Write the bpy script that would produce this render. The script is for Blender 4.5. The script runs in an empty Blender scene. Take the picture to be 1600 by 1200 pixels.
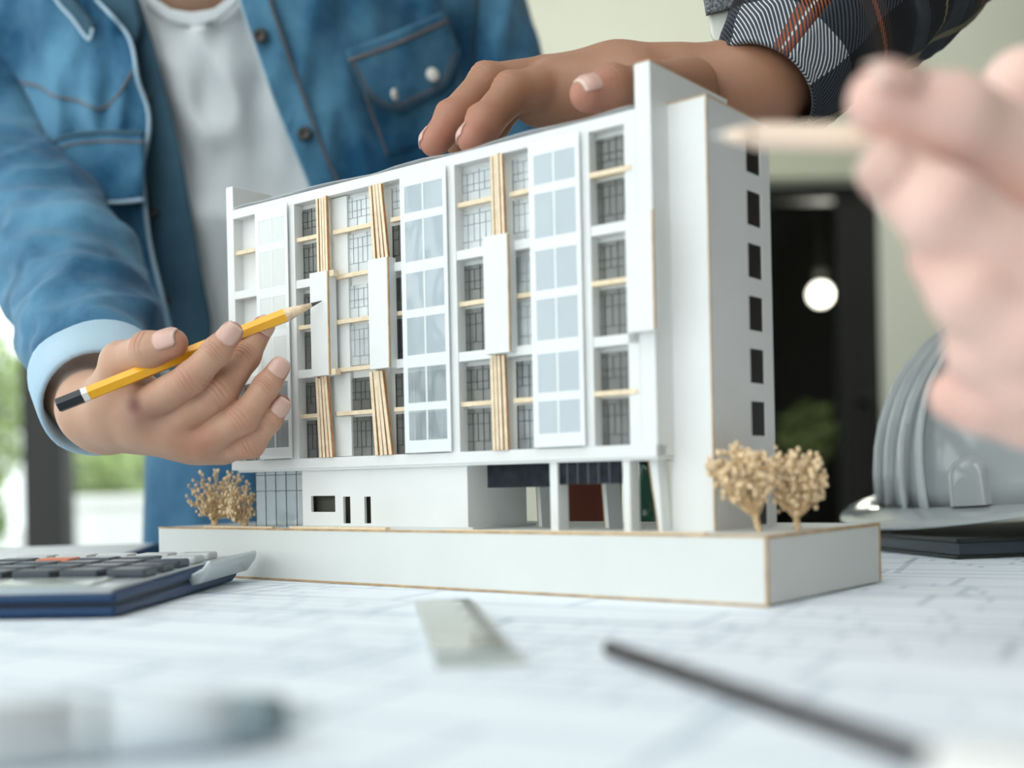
import bpy, bmesh, math, random
import numpy as np
from mathutils import Vector, Matrix, noise as mnoise

random.seed(7)
SC = bpy.context.scene
COL = SC.collection

# ------------------------------------------------------------------ camera
F, VH, ROLL, CH = 1821.58, 749.79, -0.02134, 0.05      # focal length in pixels of a 1600 wide frame, eye height over the table
CR, SR = math.cos(ROLL), math.sin(ROLL)
cam_d = bpy.data.cameras.new('camera')
cam = bpy.data.objects.new('camera', cam_d); COL.objects.link(cam)
cam_d.sensor_width = 36.0
cam_d.lens = F/1600*36
cam_d.shift_y = (VH-600)/1600
cam_d.clip_start = 0.01
cam_d.dof.use_dof = True
cam_d.dof.focus_distance = 0.60
cam_d.dof.aperture_fstop = 4.3
cam.matrix_world = Matrix(((CR, -SR, 0, 0), (0, 0, -1, 0), (SR, CR, 0, CH), (0, 0, 0, 1)))
SC.camera = cam

# ------------------------------------------------------------------ world, light, exposure
world = bpy.data.worlds.new('world'); SC.world = world
world.use_nodes = True
bg = world.node_tree.nodes['Background']
bg.inputs[0].default_value = (0.96, 0.985, 0.985, 1)
bg.inputs[1].default_value = 2.85
SC.view_settings.view_transform = 'Standard'
SC.view_settings.look = 'None'
SC.view_settings.exposure = -0.30
SC.view_settings.gamma = 1.0
SC.view_settings.use_curve_mapping = False

def area(name, loc, target, sx, sy, power, col=(1, 1, 1)):
    l = bpy.data.lights.new(name, 'AREA'); l.shape = 'RECTANGLE'; l.size = sx; l.size_y = sy
    l.energy = power; l.color = col
    o = bpy.data.objects.new(name, l); COL.objects.link(o)
    o.location = loc
    o.rotation_euler = (Vector(target)-Vector(loc)).to_track_quat('-Z', 'Y').to_euler()
    return o
area('front_left_fill', (-1.45, -2.85, 0.85), (0.0, 0.6, 0.1), 1.6, 2.2, 16, (0.97, 0.985, 1.0))  # added fill that boosts the light from the front left
area('overhead_fill', (-0.5, -0.3, 1.85), (-0.4, 0.4, 0.0), 1.6, 1.6, 24, (0.95, 0.98, 1.0))  # added overhead fill brightening the table top, no fixture modelled
area('back_wall_fill', (0.6, 3.7, 2.28), (0.5, 5.0, 0.9), 2.6, 0.4, 20, (1.0, 0.98, 0.93))  # added fill that brightens the back wall from above

# ------------------------------------------------------------------ helpers
def ray(u, v):
    du, dv = u-800, v-VH
    return ((CR*du+SR*dv)/F, 1.0, (SR*du-CR*dv)/F)
def P(u, v, Y):                       # the point at depth Y seen in direction (u, v)
    r = ray(u, v)
    return Vector((r[0]*Y, Y, CH+r[2]*Y))
def T(u, v, z=0.0):                   # the point of the horizontal plane z seen in direction (u, v)
    r = ray(u, v); k = (z-CH)/r[2]
    return Vector((r[0]*k, k, z))

def nodes_of(m):
    m.use_nodes = True
    nt = m.node_tree
    return nt, nt.nodes['Principled BSDF']
def mat(name, col, rough=0.6, spec=0.4, metal=0.0, vary=0.0, vscale=60.0, bump=0.0, bscale=400.0, emit=None, coat=0.0):
    m = bpy.data.materials.new(name)
    nt, b = nodes_of(m)
    b.inputs['Base Color'].default_value = (*col, 1)
    b.inputs['Roughness'].default_value = rough
    b.inputs['Specular IOR Level'].default_value = spec
    b.inputs['Metallic'].default_value = metal
    b.inputs['Coat Weight'].default_value = coat
    tc = nt.nodes.new('ShaderNodeTexCoord')
    if vary > 0:
        n = nt.nodes.new('ShaderNodeTexNoise'); n.inputs['Scale'].default_value = vscale; n.inputs['Detail'].default_value = 4
        nt.links.new(tc.outputs['Object'], n.inputs['Vector'])
        r = nt.nodes.new('ShaderNodeMapRange')
        r.inputs['From Min'].default_value = 0.3; r.inputs['From Max'].default_value = 0.7
        r.inputs['To Min'].default_value = 1-vary; r.inputs['To Max'].default_value = 1+vary
        nt.links.new(n.outputs['Fac'], r.inputs['Value'])
        x = nt.nodes.new('ShaderNodeVectorMath'); x.operation = 'SCALE'
        x.inputs[0].default_value = col
        nt.links.new(r.outputs[0], x.inputs['Scale'])
        nt.links.new(x.outputs[0], b.inputs['Base Color'])
    if bump > 0:
        n = nt.nodes.new('ShaderNodeTexNoise'); n.inputs['Scale'].default_value = bscale; n.inputs['Detail'].default_value = 3
        nt.links.new(tc.outputs['Object'], n.inputs['Vector'])
        bp = nt.nodes.new('ShaderNodeBump'); bp.inputs['Strength'].default_value = bump; bp.inputs['Distance'].default_value = 0.001
        nt.links.new(n.outputs['Fac'], bp.inputs['Height']); nt.links.new(bp.outputs[0], b.inputs['Normal'])
    if emit:
        b.inputs['Emission Color'].default_value = (*emit[:3], 1); b.inputs['Emission Strength'].default_value = emit[3]
    return m
def sheet_mat(name, col, clear, gloss_rough=0.08, gloss=0.25):
    """clear plastic: part of the light goes straight through, part scatters in the sheet, part mirrors off it"""
    m = bpy.data.materials.new(name); m.use_nodes = True
    nt = m.node_tree; nt.nodes.remove(nt.nodes['Principled BSDF'])
    out = nt.nodes['Material Output']
    tr = nt.nodes.new('ShaderNodeBsdfTransparent'); tr.inputs[0].default_value = (0.94, 0.97, 0.97, 1)
    df = nt.nodes.new('ShaderNodeBsdfDiffuse'); df.inputs[0].default_value = (*col, 1)
    gl = nt.nodes.new('ShaderNodeBsdfGlossy'); gl.inputs['Roughness'].default_value = gloss_rough
    m1 = nt.nodes.new('ShaderNodeMixShader'); m1.inputs[0].default_value = clear
    nt.links.new(df.outputs[0], m1.inputs[1]); nt.links.new(tr.outputs[0], m1.inputs[2])
    fr = nt.nodes.new('ShaderNodeLayerWeight')
    pw = nt.nodes.new('ShaderNodeMath'); pw.operation = 'POWER'; pw.inputs[1].default_value = 4.5; nt.links.new(fr.outputs['Facing'], pw.inputs[0])
    mx = nt.nodes.new('ShaderNodeMath'); mx.operation = 'MULTIPLY_ADD'; mx.inputs[1].default_value = 0.8; mx.inputs[2].default_value = gloss*0.5; mx.use_clamp = True
    nt.links.new(pw.outputs[0], mx.inputs[0])
    m2 = nt.nodes.new('ShaderNodeMixShader'); nt.links.new(mx.outputs[0], m2.inputs[0])
    nt.links.new(m1.outputs[0], m2.inputs[1]); nt.links.new(gl.outputs[0], m2.inputs[2])
    tc = nt.nodes.new('ShaderNodeTexCoord')
    n = nt.nodes.new('ShaderNodeTexNoise'); n.inputs['Scale'].default_value = 45; n.inputs['Detail'].default_value = 1
    nt.links.new(tc.outputs['Object'], n.inputs['Vector'])
    bp = nt.nodes.new('ShaderNodeBump'); bp.inputs['Strength'].default_value = 0.35; bp.inputs['Distance'].default_value = 0.002
    nt.links.new(n.outputs['Fac'], bp.inputs['Height']); nt.links.new(bp.outputs[0], gl.inputs['Normal'])
    nt.links.new(m2.outputs[0], out.inputs['Surface'])
    return m

def link(name, me, m, parent=None, smooth=False):
    o = bpy.data.objects.new(name, me); COL.objects.link(o)
    if m is not None and not me.materials: me.materials.append(m)
    if smooth and len(me.polygons): me.polygons.foreach_set('use_smooth', [True]*len(me.polygons))
    if parent is not None: o.parent = parent
    return o
def tag(o, label=None, cat=None, group=None, kind=None):
    if label: o['label'] = label
    if cat: o['category'] = cat
    if group: o['group'] = group
    if kind: o['kind'] = kind
    return o
def thing(name, loc, label, cat, group=None, rz=0.0):
    o = bpy.data.objects.new(name, None); COL.objects.link(o)
    o.empty_display_size = 0.01
    o.location = loc; o.rotation_euler = (0, 0, rz)
    return tag(o, label, cat, group)
def pyd(name, vs, fs, m, parent=None, smooth=False):
    me = bpy.data.meshes.new(name); me.from_pydata([tuple(v) for v in vs], [], fs); me.update()
    return link(name, me, m, parent, smooth)
class MB:
    """collects boxes, bars and tubes into one mesh"""
    def __init__(s): s.v = []; s.f = []
    def box(s, x0, x1, y0, y1, z0, z1, mtx=None):
        k = len(s.v)
        for p in ((x0,y0,z0),(x1,y0,z0),(x1,y1,z0),(x0,y1,z0),(x0,y0,z1),(x1,y0,z1),(x1,y1,z1),(x0,y1,z1)):
            s.v.append(tuple(mtx @ Vector(p)) if mtx else p)
        for q in ((3,2,1,0),(4,5,6,7),(0,1,5,4),(1,2,6,5),(2,3,7,6),(3,0,4,7)): s.f.append(tuple(k+i for i in q))
        return s
    def prism(s, pts, h0, h1, axis='z'):
        """polygon extruded along an axis; pts are the two other coordinates"""
        k = len(s.v); n = len(pts)
        for h in (h0, h1):
            for a, b in pts:
                s.v.append((a, b, h) if axis == 'z' else (a, h, b) if axis == 'y' else (h, a, b))
        s.f.append(tuple(k+i for i in reversed(range(n)))); s.f.append(tuple(k+n+i for i in range(n)))
        for i in range(n): j = (i+1) % n; s.f.append((k+i, k+j, k+n+j, k+n+i))
        return s
    def tube(s, pts, rad, n=8, caps=True):
        pts = [Vector(p) for p in pts]
        rs = rad if hasattr(rad, '__len__') else [rad]*len(pts)
        k = len(s.v); up = None
        for i, p in enumerate(pts):
            d = (pts[min(i+1, len(pts)-1)]-pts[max(i-1, 0)])
            d = d.normalized() if d.length > 0 else Vector((0, 0, 1))
            if up is None: up = d.orthogonal().normalized()
            up = (up-d*up.dot(d)); up = up.normalized() if up.length > 1e-9 else d.orthogonal().normalized()
            w = d.cross(up)
            for j in range(n):
                a = 2*math.pi*j/n
                s.v.append(tuple(p+rs[i]*(math.cos(a)*up+math.sin(a)*w)))
        for i in range(len(pts)-1):
            for j in range(n):
                q = (j+1) % n
                s.f.append((k+i*n+j, k+i*n+q, k+(i+1)*n+q, k+(i+1)*n+j))
        if caps:
            s.f.append(tuple(k+j for j in reversed(range(n)))); s.f.append(tuple(k+(len(pts)-1)*n+j for j in range(n)))
        return s
    def ball(s, c, r, seg=6, ring=4, sq=(1, 1, 1)):
        k = len(s.v); c = Vector(c)
        s.v.append((c.x, c.y, c.z+r*sq[2]))
        for i in range(1, ring):
            t = math.pi*i/ring
            for j in range(seg):
                a = 2*math.pi*j/seg
                s.v.append((c.x+r*sq[0]*math.sin(t)*math.cos(a), c.y+r*sq[1]*math.sin(t)*math.sin(a), c.z+r*sq[2]*math.cos(t)))
        s.v.append((c.x, c.y, c.z-r*sq[2])); e = len(s.v)-1
        for j in range(seg):
            q = (j+1) % seg
            s.f.append((k, k+1+j, k+1+q)); s.f.append((e, k+1+(ring-2)*seg+q, k+1+(ring-2)*seg+j))
            for i in range(ring-2):
                s.f.append((k+1+i*seg+j, k+1+(i+1)*seg+j, k+1+(i+1)*seg+q, k+1+i*seg+q))
        return s
    def lathe(s, prof, n=24, c=(0, 0, 0)):
        k = len(s.v)
        for r, z in prof:
            for j in range(n):
                a = 2*math.pi*j/n; s.v.append((c[0]+r*math.cos(a), c[1]+r*math.sin(a), c[2]+z))
        for i in range(len(prof)-1):
            for j in range(n):
                q = (j+1) % n; s.f.append((k+i*n+j, k+i*n+q, k+(i+1)*n+q, k+(i+1)*n+j))
        s.f.append(tuple(k+j for j in reversed(range(n)))); s.f.append(tuple(k+(len(prof)-1)*n+j for j in range(n)))
        return s
    def build(s, name, m, parent=None, smooth=False, bevel=0.0):
        o = pyd(name, s.v, s.f, m, parent, smooth)
        if bevel > 0:
            b = o.modifiers.new('bevel', 'BEVEL'); b.width = bevel; b.segments = 2; b.limit_method = 'ANGLE'
        return o
def crv(pts, n=8):
    """points of a Catmull-Rom curve through pts"""
    pts = [Vector(p) for p in pts]; out = []
    for i in range(len(pts)-1):
        p0 = pts[max(i-1, 0)]; p1 = pts[i]; p2 = pts[i+1]; p3 = pts[min(i+2, len(pts)-1)]
        for k in range(n):
            t = k/n
            out.append(0.5*((2*p1)+(p2-p0)*t+(2*p0-5*p1+4*p2-p3)*t*t+(3*p1-p0-3*p2+p3)*t**3))
    out.append(pts[-1]); return out
def lerp1(tab, x):
    """piecewise smooth table lookup, tab = [(x, y), ...]"""
    xs = [a for a, _ in tab]; ys = [b for _, b in tab]
    return float(np.interp(x, xs, ys))

# ------------------------------------------------------------------ implicit surfaces (for bodies)
class Sdf:
    def __init__(s, lo, hi, h):
        s.h = h; s.lo = np.array(lo, dtype=np.float64); n = np.ceil((np.array(hi)-s.lo)/h).astype(int)+1
        s.n = n; s.d = np.full(n, 1.0, dtype=np.float32)
    def sub(s, a, b, r, pad):
        lo = np.minimum(a, b)-r-pad; hi = np.maximum(a, b)+r+pad
        i0 = np.clip(np.floor((lo-s.lo)/s.h).astype(int), 0, s.n); i1 = np.clip(np.ceil((hi-s.lo)/s.h).astype(int)+1, 0, s.n)
        return i0, i1
    def cone(s, a, b, ra, rb, k=0.004, flat=None):
        """round cone from a to b blended into the body with radius k; flat=(direction, factor) squeezes it"""
        a = np.array(a, dtype=float); b = np.array(b, dtype=float)
        i0, i1 = s.sub(a, b, max(ra, rb)*(flat[1] if flat and flat[1] > 1 else 1), k+2*s.h)
        if (i1 <= i0).any(): return s
        g = [s.lo[c]+s.h*np.arange(i0[c], i1[c]) for c in range(3)]
        X = g[0][:, None, None]-a[0]; Y = g[1][None, :, None]-a[1]; Z = g[2][None, None, :]-a[2]
        ab = b-a
        if flat is not None:
            w = np.array(flat[0], dtype=float); w /= np.linalg.norm(w); q = 1/flat[1]-1
            dt = (X*w[0]+Y*w[1]+Z*w[2])*q
            X = X+dt*w[0]; Y = Y+dt*w[1]; Z = Z+dt*w[2]
            ab = ab+w*(ab@w)*q
        L2 = max(ab@ab, 1e-12)
        t = np.clip((X*ab[0]+Y*ab[1]+Z*ab[2])/L2, 0, 1)
        dd = np.sqrt((X-t*ab[0])**2+(Y-t*ab[1])**2+(Z-t*ab[2])**2)-(ra+(rb-ra)*t)
        if flat is not None and flat[1] < 1: dd = dd*(0.5+0.5*flat[1])
        v = s.d[i0[0]:i1[0], i0[1]:i1[1], i0[2]:i1[2]]
        hh = np.maximum(k-np.abs(v-dd), 0)/k
        s.d[i0[0]:i1[0], i0[1]:i1[1], i0[2]:i1[2]] = np.minimum(v, dd)-hh*hh*k*0.25
        return s
    def chain(s, pts, rs, k=0.004):
        for i in range(len(pts)-1): s.cone(pts[i], pts[i+1], rs[i], rs[i+1], k)
        return s
    def mesh(s, smooth=2):
        d = s.d; ins = d < 0
        n = s.n
        c = np.zeros((n[0]-1, n[1]-1, n[2]-1), dtype=np.int8)
        for i in (0, 1):
            for j in (0, 1):
                for k in (0, 1): c += ins[i:n[0]-1+i, j:n[1]-1+j, k:n[2]-1+k]
        act = np.argwhere((c > 0) & (c < 8))
        idx = np.full(c.shape, -1, dtype=np.int64); idx[tuple(act.T)] = np.arange(len(act))
        pos = np.zeros((len(act), 3)); cnt = np.zeros(len(act))
        cor = np.array([(i, j, k) for i in (0, 1) for j in (0, 1) for k in (0, 1)])
        val = np.stack([d[tuple((act+o).T)] for o in cor], 1)
        for x in range(8):
            for y in range(x+1, 8):
                if np.abs(cor[x]-cor[y]).sum() != 1: continue
                va, vb = val[:, x], val[:, y]
                m = (va < 0) != (vb < 0)
                t = np.where(m, va/np.where(m, va-vb, 1), 0)
                p = cor[x]+t[:, None]*(cor[y]-cor[x])
                pos[m] += p[m]; cnt[m] += 1
        pos = act+pos/cnt[:, None]
        faces = []
        for ax in range(3):
            a, b = (ax+1) % 3, (ax+2) % 3
            sl0 = [slice(None)]*3; sl1 = [slice(None)]*3
            sl0[ax] = slice(0, n[ax]-1); sl1[ax] = slice(1, n[ax])
            e = ins[tuple(sl0)] != ins[tuple(sl1)]
            E = np.argwhere(e)
            E = E[(E[:, a] > 0) & (E[:, b] > 0) & (E[:, a] < n[a]-1) & (E[:, b] < n[b]-1)]
            if len(E) == 0: continue
            def off(da, db):
                q = E.copy(); q[:, a] -= da; q[:, b] -= db; return idx[tuple(q.T)]
            quad = np.stack([off(1, 1), off(0, 1), off(0, 0), off(1, 0)], 1)
            fl = ~ins[tuple(E.T)]
            quad[fl] = quad[fl][:, ::-1]
            faces.append(quad)
        faces = np.concatenate(faces)
        faces = faces[(faces >= 0).all(1)]
        # smoothing
        e = np.concatenate([faces[:, [0, 1]], faces[:, [1, 2]], faces[:, [2, 3]], faces[:, [3, 0]]])
        e = np.concatenate([e, e[:, ::-1]])
        deg = np.bincount(e[:, 0], minlength=len(pos))[:, None]
        for lam in [0.5, -0.52]*smooth:
            acc = np.stack([np.bincount(e[:, 0], weights=pos[e[:, 1], q], minlength=len(pos)) for q in range(3)], 1)
            pos = pos+lam*(acc/np.maximum(deg, 1)-pos)
        return s.lo+pos*s.h, faces
def np_mesh(name, pos, faces, m, parent=None):
    me = bpy.data.meshes.new(name)
    me.vertices.add(len(pos)); me.vertices.foreach_set('co', pos.astype(np.float32).ravel())
    me.loops.add(faces.size); me.loops.foreach_set('vertex_index', faces.astype(np.int32).ravel())
    me.polygons.add(len(faces)); me.polygons.foreach_set('loop_start', np.arange(0, faces.size, 4, dtype=np.int32))
    me.update(calc_edges=True); me.validate()
    me.polygons.foreach_set('use_smooth', np.ones(len(me.polygons), dtype=bool))
    return link(name, me, m, parent)
def paint(o, vals, name='tone'):
    a = o.data.attributes.new(name, 'FLOAT', 'POINT'); a.data.foreach_set('value', np.asarray(vals, dtype=np.float32))

# ------------------------------------------------------------------ materials
M = {}
M['card'] = mat('white_card', (0.755, 0.768, 0.755), 0.55, 0.3, vary=0.03, vscale=30)
M['card_grey'] = mat('pale_grey_card', (0.62, 0.64, 0.63), 0.6, 0.3)
M['edge'] = mat('laser_cut_card_edge', (0.50, 0.34, 0.19), 0.8, 0.2, vary=0.25, vscale=120)
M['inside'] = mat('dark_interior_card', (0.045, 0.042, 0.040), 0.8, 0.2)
M['slat'] = mat('pale_limewood', (0.80, 0.66, 0.47), 0.6, 0.3, vary=0.10, vscale=250)
M['slat_edge'] = mat('burnt_wood_edge', (0.52, 0.25, 0.10), 0.7, 0.2, vary=0.2, vscale=300)
M['pane_grey'] = mat('shaded_interior_film', (0.15, 0.157, 0.148), 0.12, 0.6, vary=0.25, vscale=35, bump=0.5, bscale=60)  # grey of the shaded interior behind the windows, painted into the panes
M['pane_pale'] = mat('pale_glare_film', (0.60, 0.64, 0.65), 0.15, 0.6, vary=0.18, vscale=45, bump=0.4, bscale=60)  # white glare on the acetate windows, put into the film colour
M['pane_dark'] = mat('tower_inside_shade', (0.018, 0.016, 0.016), 0.3, 0.4)  # paints the darkness inside the tower into its window openings
M['band'] = mat('dark_glazing_film', (0.012, 0.015, 0.022), 0.6, 0.2, vary=0.6, vscale=220)
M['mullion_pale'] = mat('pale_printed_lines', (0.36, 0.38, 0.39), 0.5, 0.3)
M['pane_mid'] = mat('grey_window_film', (0.27, 0.295, 0.30), 0.12, 0.6, vary=0.3, vscale=40, bump=0.5, bscale=60)
M['screen_pane_warm'] = sheet_mat('milky_clear_film', (0.80, 0.83, 0.80), 0.25, 0.06, 0.14)
M['strip_line'] = mat('grey_strip_line', (0.12, 0.13, 0.15), 0.5, 0.3)
M['card_base'] = mat('base_card', (0.68, 0.70, 0.675), 0.55, 0.3, vary=0.02, vscale=20)
M['mullion'] = mat('printed_mullion_lines', (0.06, 0.06, 0.058), 0.5, 0.3)
M['screen_bar'] = sheet_mat('frosted_white_film', (0.88, 0.91, 0.91), 0.18, 0.15, 0.10)
M['screen_pane'] = sheet_mat('tinted_clear_film', (0.62, 0.69, 0.74), 0.42, 0.06, 0.14)
M['acetate'] = sheet_mat('clear_acetate', (0.60, 0.66, 0.70), 0.70, 0.05, 0.10)
M['roof_film'] = sheet_mat('crinkled_acetate', (0.85, 0.86, 0.88), 0.62, 0.15, 0.12)
M['plant'] = mat('dried_flower_straw', (0.72, 0.52, 0.30), 0.8, 0.2, vary=0.3, vscale=300)
M['head'] = mat('dried_flower_head', (0.82, 0.63, 0.40), 0.8, 0.2, vary=0.3, vscale=200)
M['wall'] = mat('pale_green_plaster', (0.82, 0.83, 0.70), 0.9, 0.1, vary=0.02, vscale=2)
M['wall_brown'] = mat('darkened_unseen_wall', (0.10, 0.085, 0.07), 0.7, 0.2, vary=0.2, vscale=3)  # unseen walls darkened to cut bounce light on the model's right side
M['trim'] = mat('grey_green_trim', (0.52, 0.54, 0.42), 0.8, 0.2)
M['ceil'] = mat('ceiling_paint', (0.8, 0.8, 0.76), 0.9, 0.1)
M['floor'] = mat('concrete_floor', (0.22, 0.22, 0.21), 0.6, 0.3, vary=0.15, vscale=2)
M['frame'] = mat('dark_bronze_frame', (0.022, 0.022, 0.020), 0.45, 0.4)
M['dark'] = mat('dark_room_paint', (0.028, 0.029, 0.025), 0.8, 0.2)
M['glass'] = sheet_mat('window_glass', (0.5, 0.5, 0.5), 1.0, 0.01, 0.04)
M['leaf'] = mat('leaf_green', (0.19, 0.31, 0.07), 0.6, 0.3, vary=0.45, vscale=3)
M['leaf2'] = mat('pale_leaf_green', (0.38, 0.48, 0.19), 0.6, 0.3, vary=0.35, vscale=3)
M['bark'] = mat('bark', (0.12, 0.08, 0.05), 0.9, 0.2)
M['pave'] = mat('pale_paving', (0.62, 0.63, 0.60), 0.9, 0.2, vary=0.1, vscale=1)
M['gwall'] = mat('white_render', (0.85, 0.85, 0.83), 0.9, 0.2)

# ------------------------------------------------------------------ the room
FZ, CZ = -0.74, 2.35
XL, XR, YF, YB = -2.3, 2.6, -3.0, 5.0
def struct(o): o['kind'] = 'structure'; return o
struct(MB().box(XL-0.1, XR+0.1, YF-0.1, 8.6, FZ-0.1, FZ).build('floor', M['floor']))
struct(MB().box(XL-0.1, XR+0.1, YF-0.1, YB+0.1, CZ, CZ+0.1).build('ceiling', M['ceil']))
struct(MB().box(0.0, XR, YF-0.1, YF, FZ, CZ).build('wall_front', M['wall_brown']))
w3 = struct(MB().box(XL, 0.0, YF-0.08, YF-0.02, FZ, FZ+0.08).box(XL, 0.0, YF-0.08, YF-0.02, CZ-0.08, CZ).build('added_window_3', M['frame']))  # unseen window added to let in light from the front left
for x in (XL+0.03, -1.15, -0.03): MB().box(x-0.03, x+0.03, YF-0.08, YF-0.02, FZ+0.08, CZ-0.08).build('window_post', M['frame'], w3)
for a, b in ((XL+0.06, -1.18), (-1.12, -0.06)): MB().box(a, b, YF-0.052, YF-0.046, FZ+0.08, CZ-0.08).build('window_pane', M['glass'], w3)
struct(MB().box(XR, XR+0.1, YF-0.1, 8.6, FZ, CZ).build('wall_right', M['wall_brown']))
DX0, DX1, DZ = 0.80, 1.60, 1.29
WX = -0.85
wb = MB().box(WX, DX0, YB, YB+0.12, FZ, CZ).box(DX0, DX1, YB, YB+0.12, DZ, CZ).box(DX1, XR, YB, YB+0.12, FZ, CZ)
struct(wb.build('wall_back', M['wall']))
struct(MB().box(0.64, 1.66, YB-0.09, YB-0.001, DZ+0.005, 1.72).box(0.60, 1.70, YB-0.12, YB-0.001, 1.72, 1.78).build('trim_1', M['trim']))
# glazing: left wall and the left end of the back wall, floor to ceiling
w1 = struct(MB().box(XL-0.06, XL, YF, YB, FZ, FZ+0.08).box(XL-0.06, XL, YF, YB, CZ-0.08, CZ).build('window_1', M['frame']))
for y in (-2.96, -1.4, 0.2, 1.8, 3.4, 4.96):
    MB().box(XL-0.06, XL, y-0.04, y+0.04, FZ+0.08, CZ-0.08).build('window_post', M['frame'], w1)
for a, b in ((-2.92, -1.44), (-1.36, 0.16), (0.24, 1.76), (1.84, 3.36), (3.44, 4.92)):
    MB().box(XL-0.035, XL-0.029, a, b, FZ+0.08, CZ-0.08).build('window_pane', M['glass'], w1)
w2 = struct(MB().box(XL, WX, YB+0.03, YB+0.09, FZ, FZ+0.08).box(XL, WX, YB+0.03, YB+0.09, CZ-0.08, CZ).build('window_2', M['frame']))
MB().box(-2.10, -1.92, YB, YB+0.12, FZ+0.08, CZ-0.08).build('window_post', M['frame'], w2)
for a, b in ((XL+0.03, -2.10), (-1.92, WX)):
    MB().box(a, b, YB+0.055, YB+0.061, FZ+0.08, CZ-0.08).build('window_pane', M['glass'], w2)
# glazed door into the dark room on the right
d1 = struct(MB().box(DX0, DX0+0.05, YB+0.02, YB+0.10, FZ, DZ).box(DX1-0.17, DX1, YB+0.02, YB+0.10, FZ, DZ)
            .box(DX0+0.05, DX1-0.17, YB+0.02, YB+0.10, DZ-0.06, DZ).box(DX0+0.05, DX1-0.17, YB+0.02, YB+0.10, FZ, FZ+0.16).build('door_1', M['frame']))
MB().box(DX0+0.05, DX1-0.17, YB+0.05, YB+0.056, FZ+0.16, DZ-0.06).build('door_pane', M['glass'], d1)
MB().box(DX1-0.12, DX1-0.09, YB-0.05, YB-0.03, -0.1, 0.35).box(DX1-0.12, DX1-0.09, YB-0.05, YB+0.02, -0.1, -0.07).box(DX1-0.12, DX1-0.09, YB-0.05, YB+0.02, 0.32, 0.35).build('door_handle', M['frame'], d1)
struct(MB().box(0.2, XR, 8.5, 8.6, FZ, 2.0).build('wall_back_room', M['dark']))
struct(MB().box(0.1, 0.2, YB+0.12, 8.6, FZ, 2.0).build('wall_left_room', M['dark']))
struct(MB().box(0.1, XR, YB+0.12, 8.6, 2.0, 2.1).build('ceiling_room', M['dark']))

# ------------------------------------------------------------------ things far behind
lampg = mat('lamp_glow', (1, 0.95, 0.85), 0.4, emit=(1, 0.93, 0.82, 6))
p = P(1282, 460, 6.6)
L = thing('pendant_lamp', (p.x, p.y, p.z), 'glowing round pendant lamp in the dark room behind the glass door', 'lamp')
MB().ball((0, 0, 0), 0.062, 20, 12).build('lamp_globe', lampg, L, True)
MB().lathe([(0.02, 0.095), (0.035, 0.10), (0.03, 0.14), (0.004, 0.15), (0.004, 2.0-p.z)], 12).build('lamp_holder', M['frame'], L)
pl = bpy.data.lights.new('lamp_bulb', 'POINT'); pl.energy = 20.0; pl.color = (1, 0.93, 0.8); pl.shadow_soft_size = 0.1
po = bpy.data.objects.new('lamp_bulb', pl); COL.objects.link(po); po.location = (p.x, p.y-0.13, p.z-0.02)

def leafball(c, rad, n, size, seed):
    """leaves of a crown: small bent leaf blades scattered through an ellipsoid"""
    rnd = random.Random(seed); vs = []; fs = []
    for _ in range(n):
        while True:
            q = Vector((rnd.uniform(-1, 1), rnd.uniform(-1, 1), rnd.uniform(-1, 1)))
            if 0.25 < q.length < 1: break
        q = Vector((c[0]+q.x*rad[0], c[1]+q.y*rad[1], c[2]+q.z*rad[2]))
        a = Vector((rnd.gauss(0, 1), rnd.gauss(0, 1), rnd.gauss(0, 1))).normalized(); b = a.orthogonal().normalized(); w = a.cross(b)
        s = size*rnd.uniform(0.6, 1.3); k = len(vs)
        vs += [q-a*s, q-b*s*0.45+w*s*0.1, q+a*s, q+b*s*0.45+w*s*0.1]
        fs += [(k, k+1, k+2), (k, k+2, k+3)]
    return vs, fs
def shrub(name, x, y, z0, h, rad, m, label, seed, n=1500, size=0.07, group=None):
    t = thing(name, (x, y, z0), label, 'shrub' if h < 1.4 else 'tree', group)
    vs, fs = leafball((0, 0, h-rad[2]), rad, n, size, seed)
    tag(pyd('foliage', vs, fs, m, t), kind='stuff')
    b = MB()
    b.tube([(0, 0, 0), (0.02, 0, h*0.35), (0, 0.03, h*0.7)], [0.05*h/1.5, 0.04*h/1.5, 0.02])
    for a in range(5):
        b.tube([(0.01, 0, h*0.3), (math.cos(a*1.3)*rad[0]*0.4, math.sin(a*1.3)*rad[1]*0.4, h*0.6), (math.cos(a*1.3)*rad[0]*0.7, math.sin(a*1.3)*rad[1]*0.7, h*0.85)], [0.02, 0.014, 0.005], 6)
    b.build('trunk', M['bark'], t)
    return t
GZ = -0.80
struct(MB().box(-14, 0, YB+0.12, 26, GZ-0.1, GZ).build('ground', M['pave']))
shrub('leafy_tree', -4.15, 8.7, GZ, 2.2, (0.55, 0.5, 0.75), M['leaf2'], 'pale green tree outside, left of the dark window post', 3, 2200, 0.06)
shrub('garden_shrub', -4.9, 9.6, GZ, 1.15, (0.75, 0.5, 0.48), M['leaf'], 'low dark green shrub outside at the left edge of the picture', 4, 1800, 0.06)
shrub('garden_shrub', -3.15, 9.2, GZ, 1.42, (0.55, 0.5, 0.42), M['leaf2'], 'bright green shrub outside behind the white garden wall', 5, 1800, 0.06)
gw = thing('garden_wall', (-2.55, 8.2, GZ), 'low white rendered garden wall outside, right of the window post', 'wall')
MB().box(-0.62, 1.3, 0, 0.25, 0, 0.72).build('wall_body', M['gwall'], gw, bevel=0.02)
MB().box(-0.65, 1.33, -0.03, 0.28, 0.72, 0.80).build('coping', M['gwall'], gw, bevel=0.02)
rs = random.Random(5)
sh = thing('wall_shelf', (1.25, 7.6, -0.02), 'dark wooden shelf inside the unlit room', 'shelf')
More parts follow.
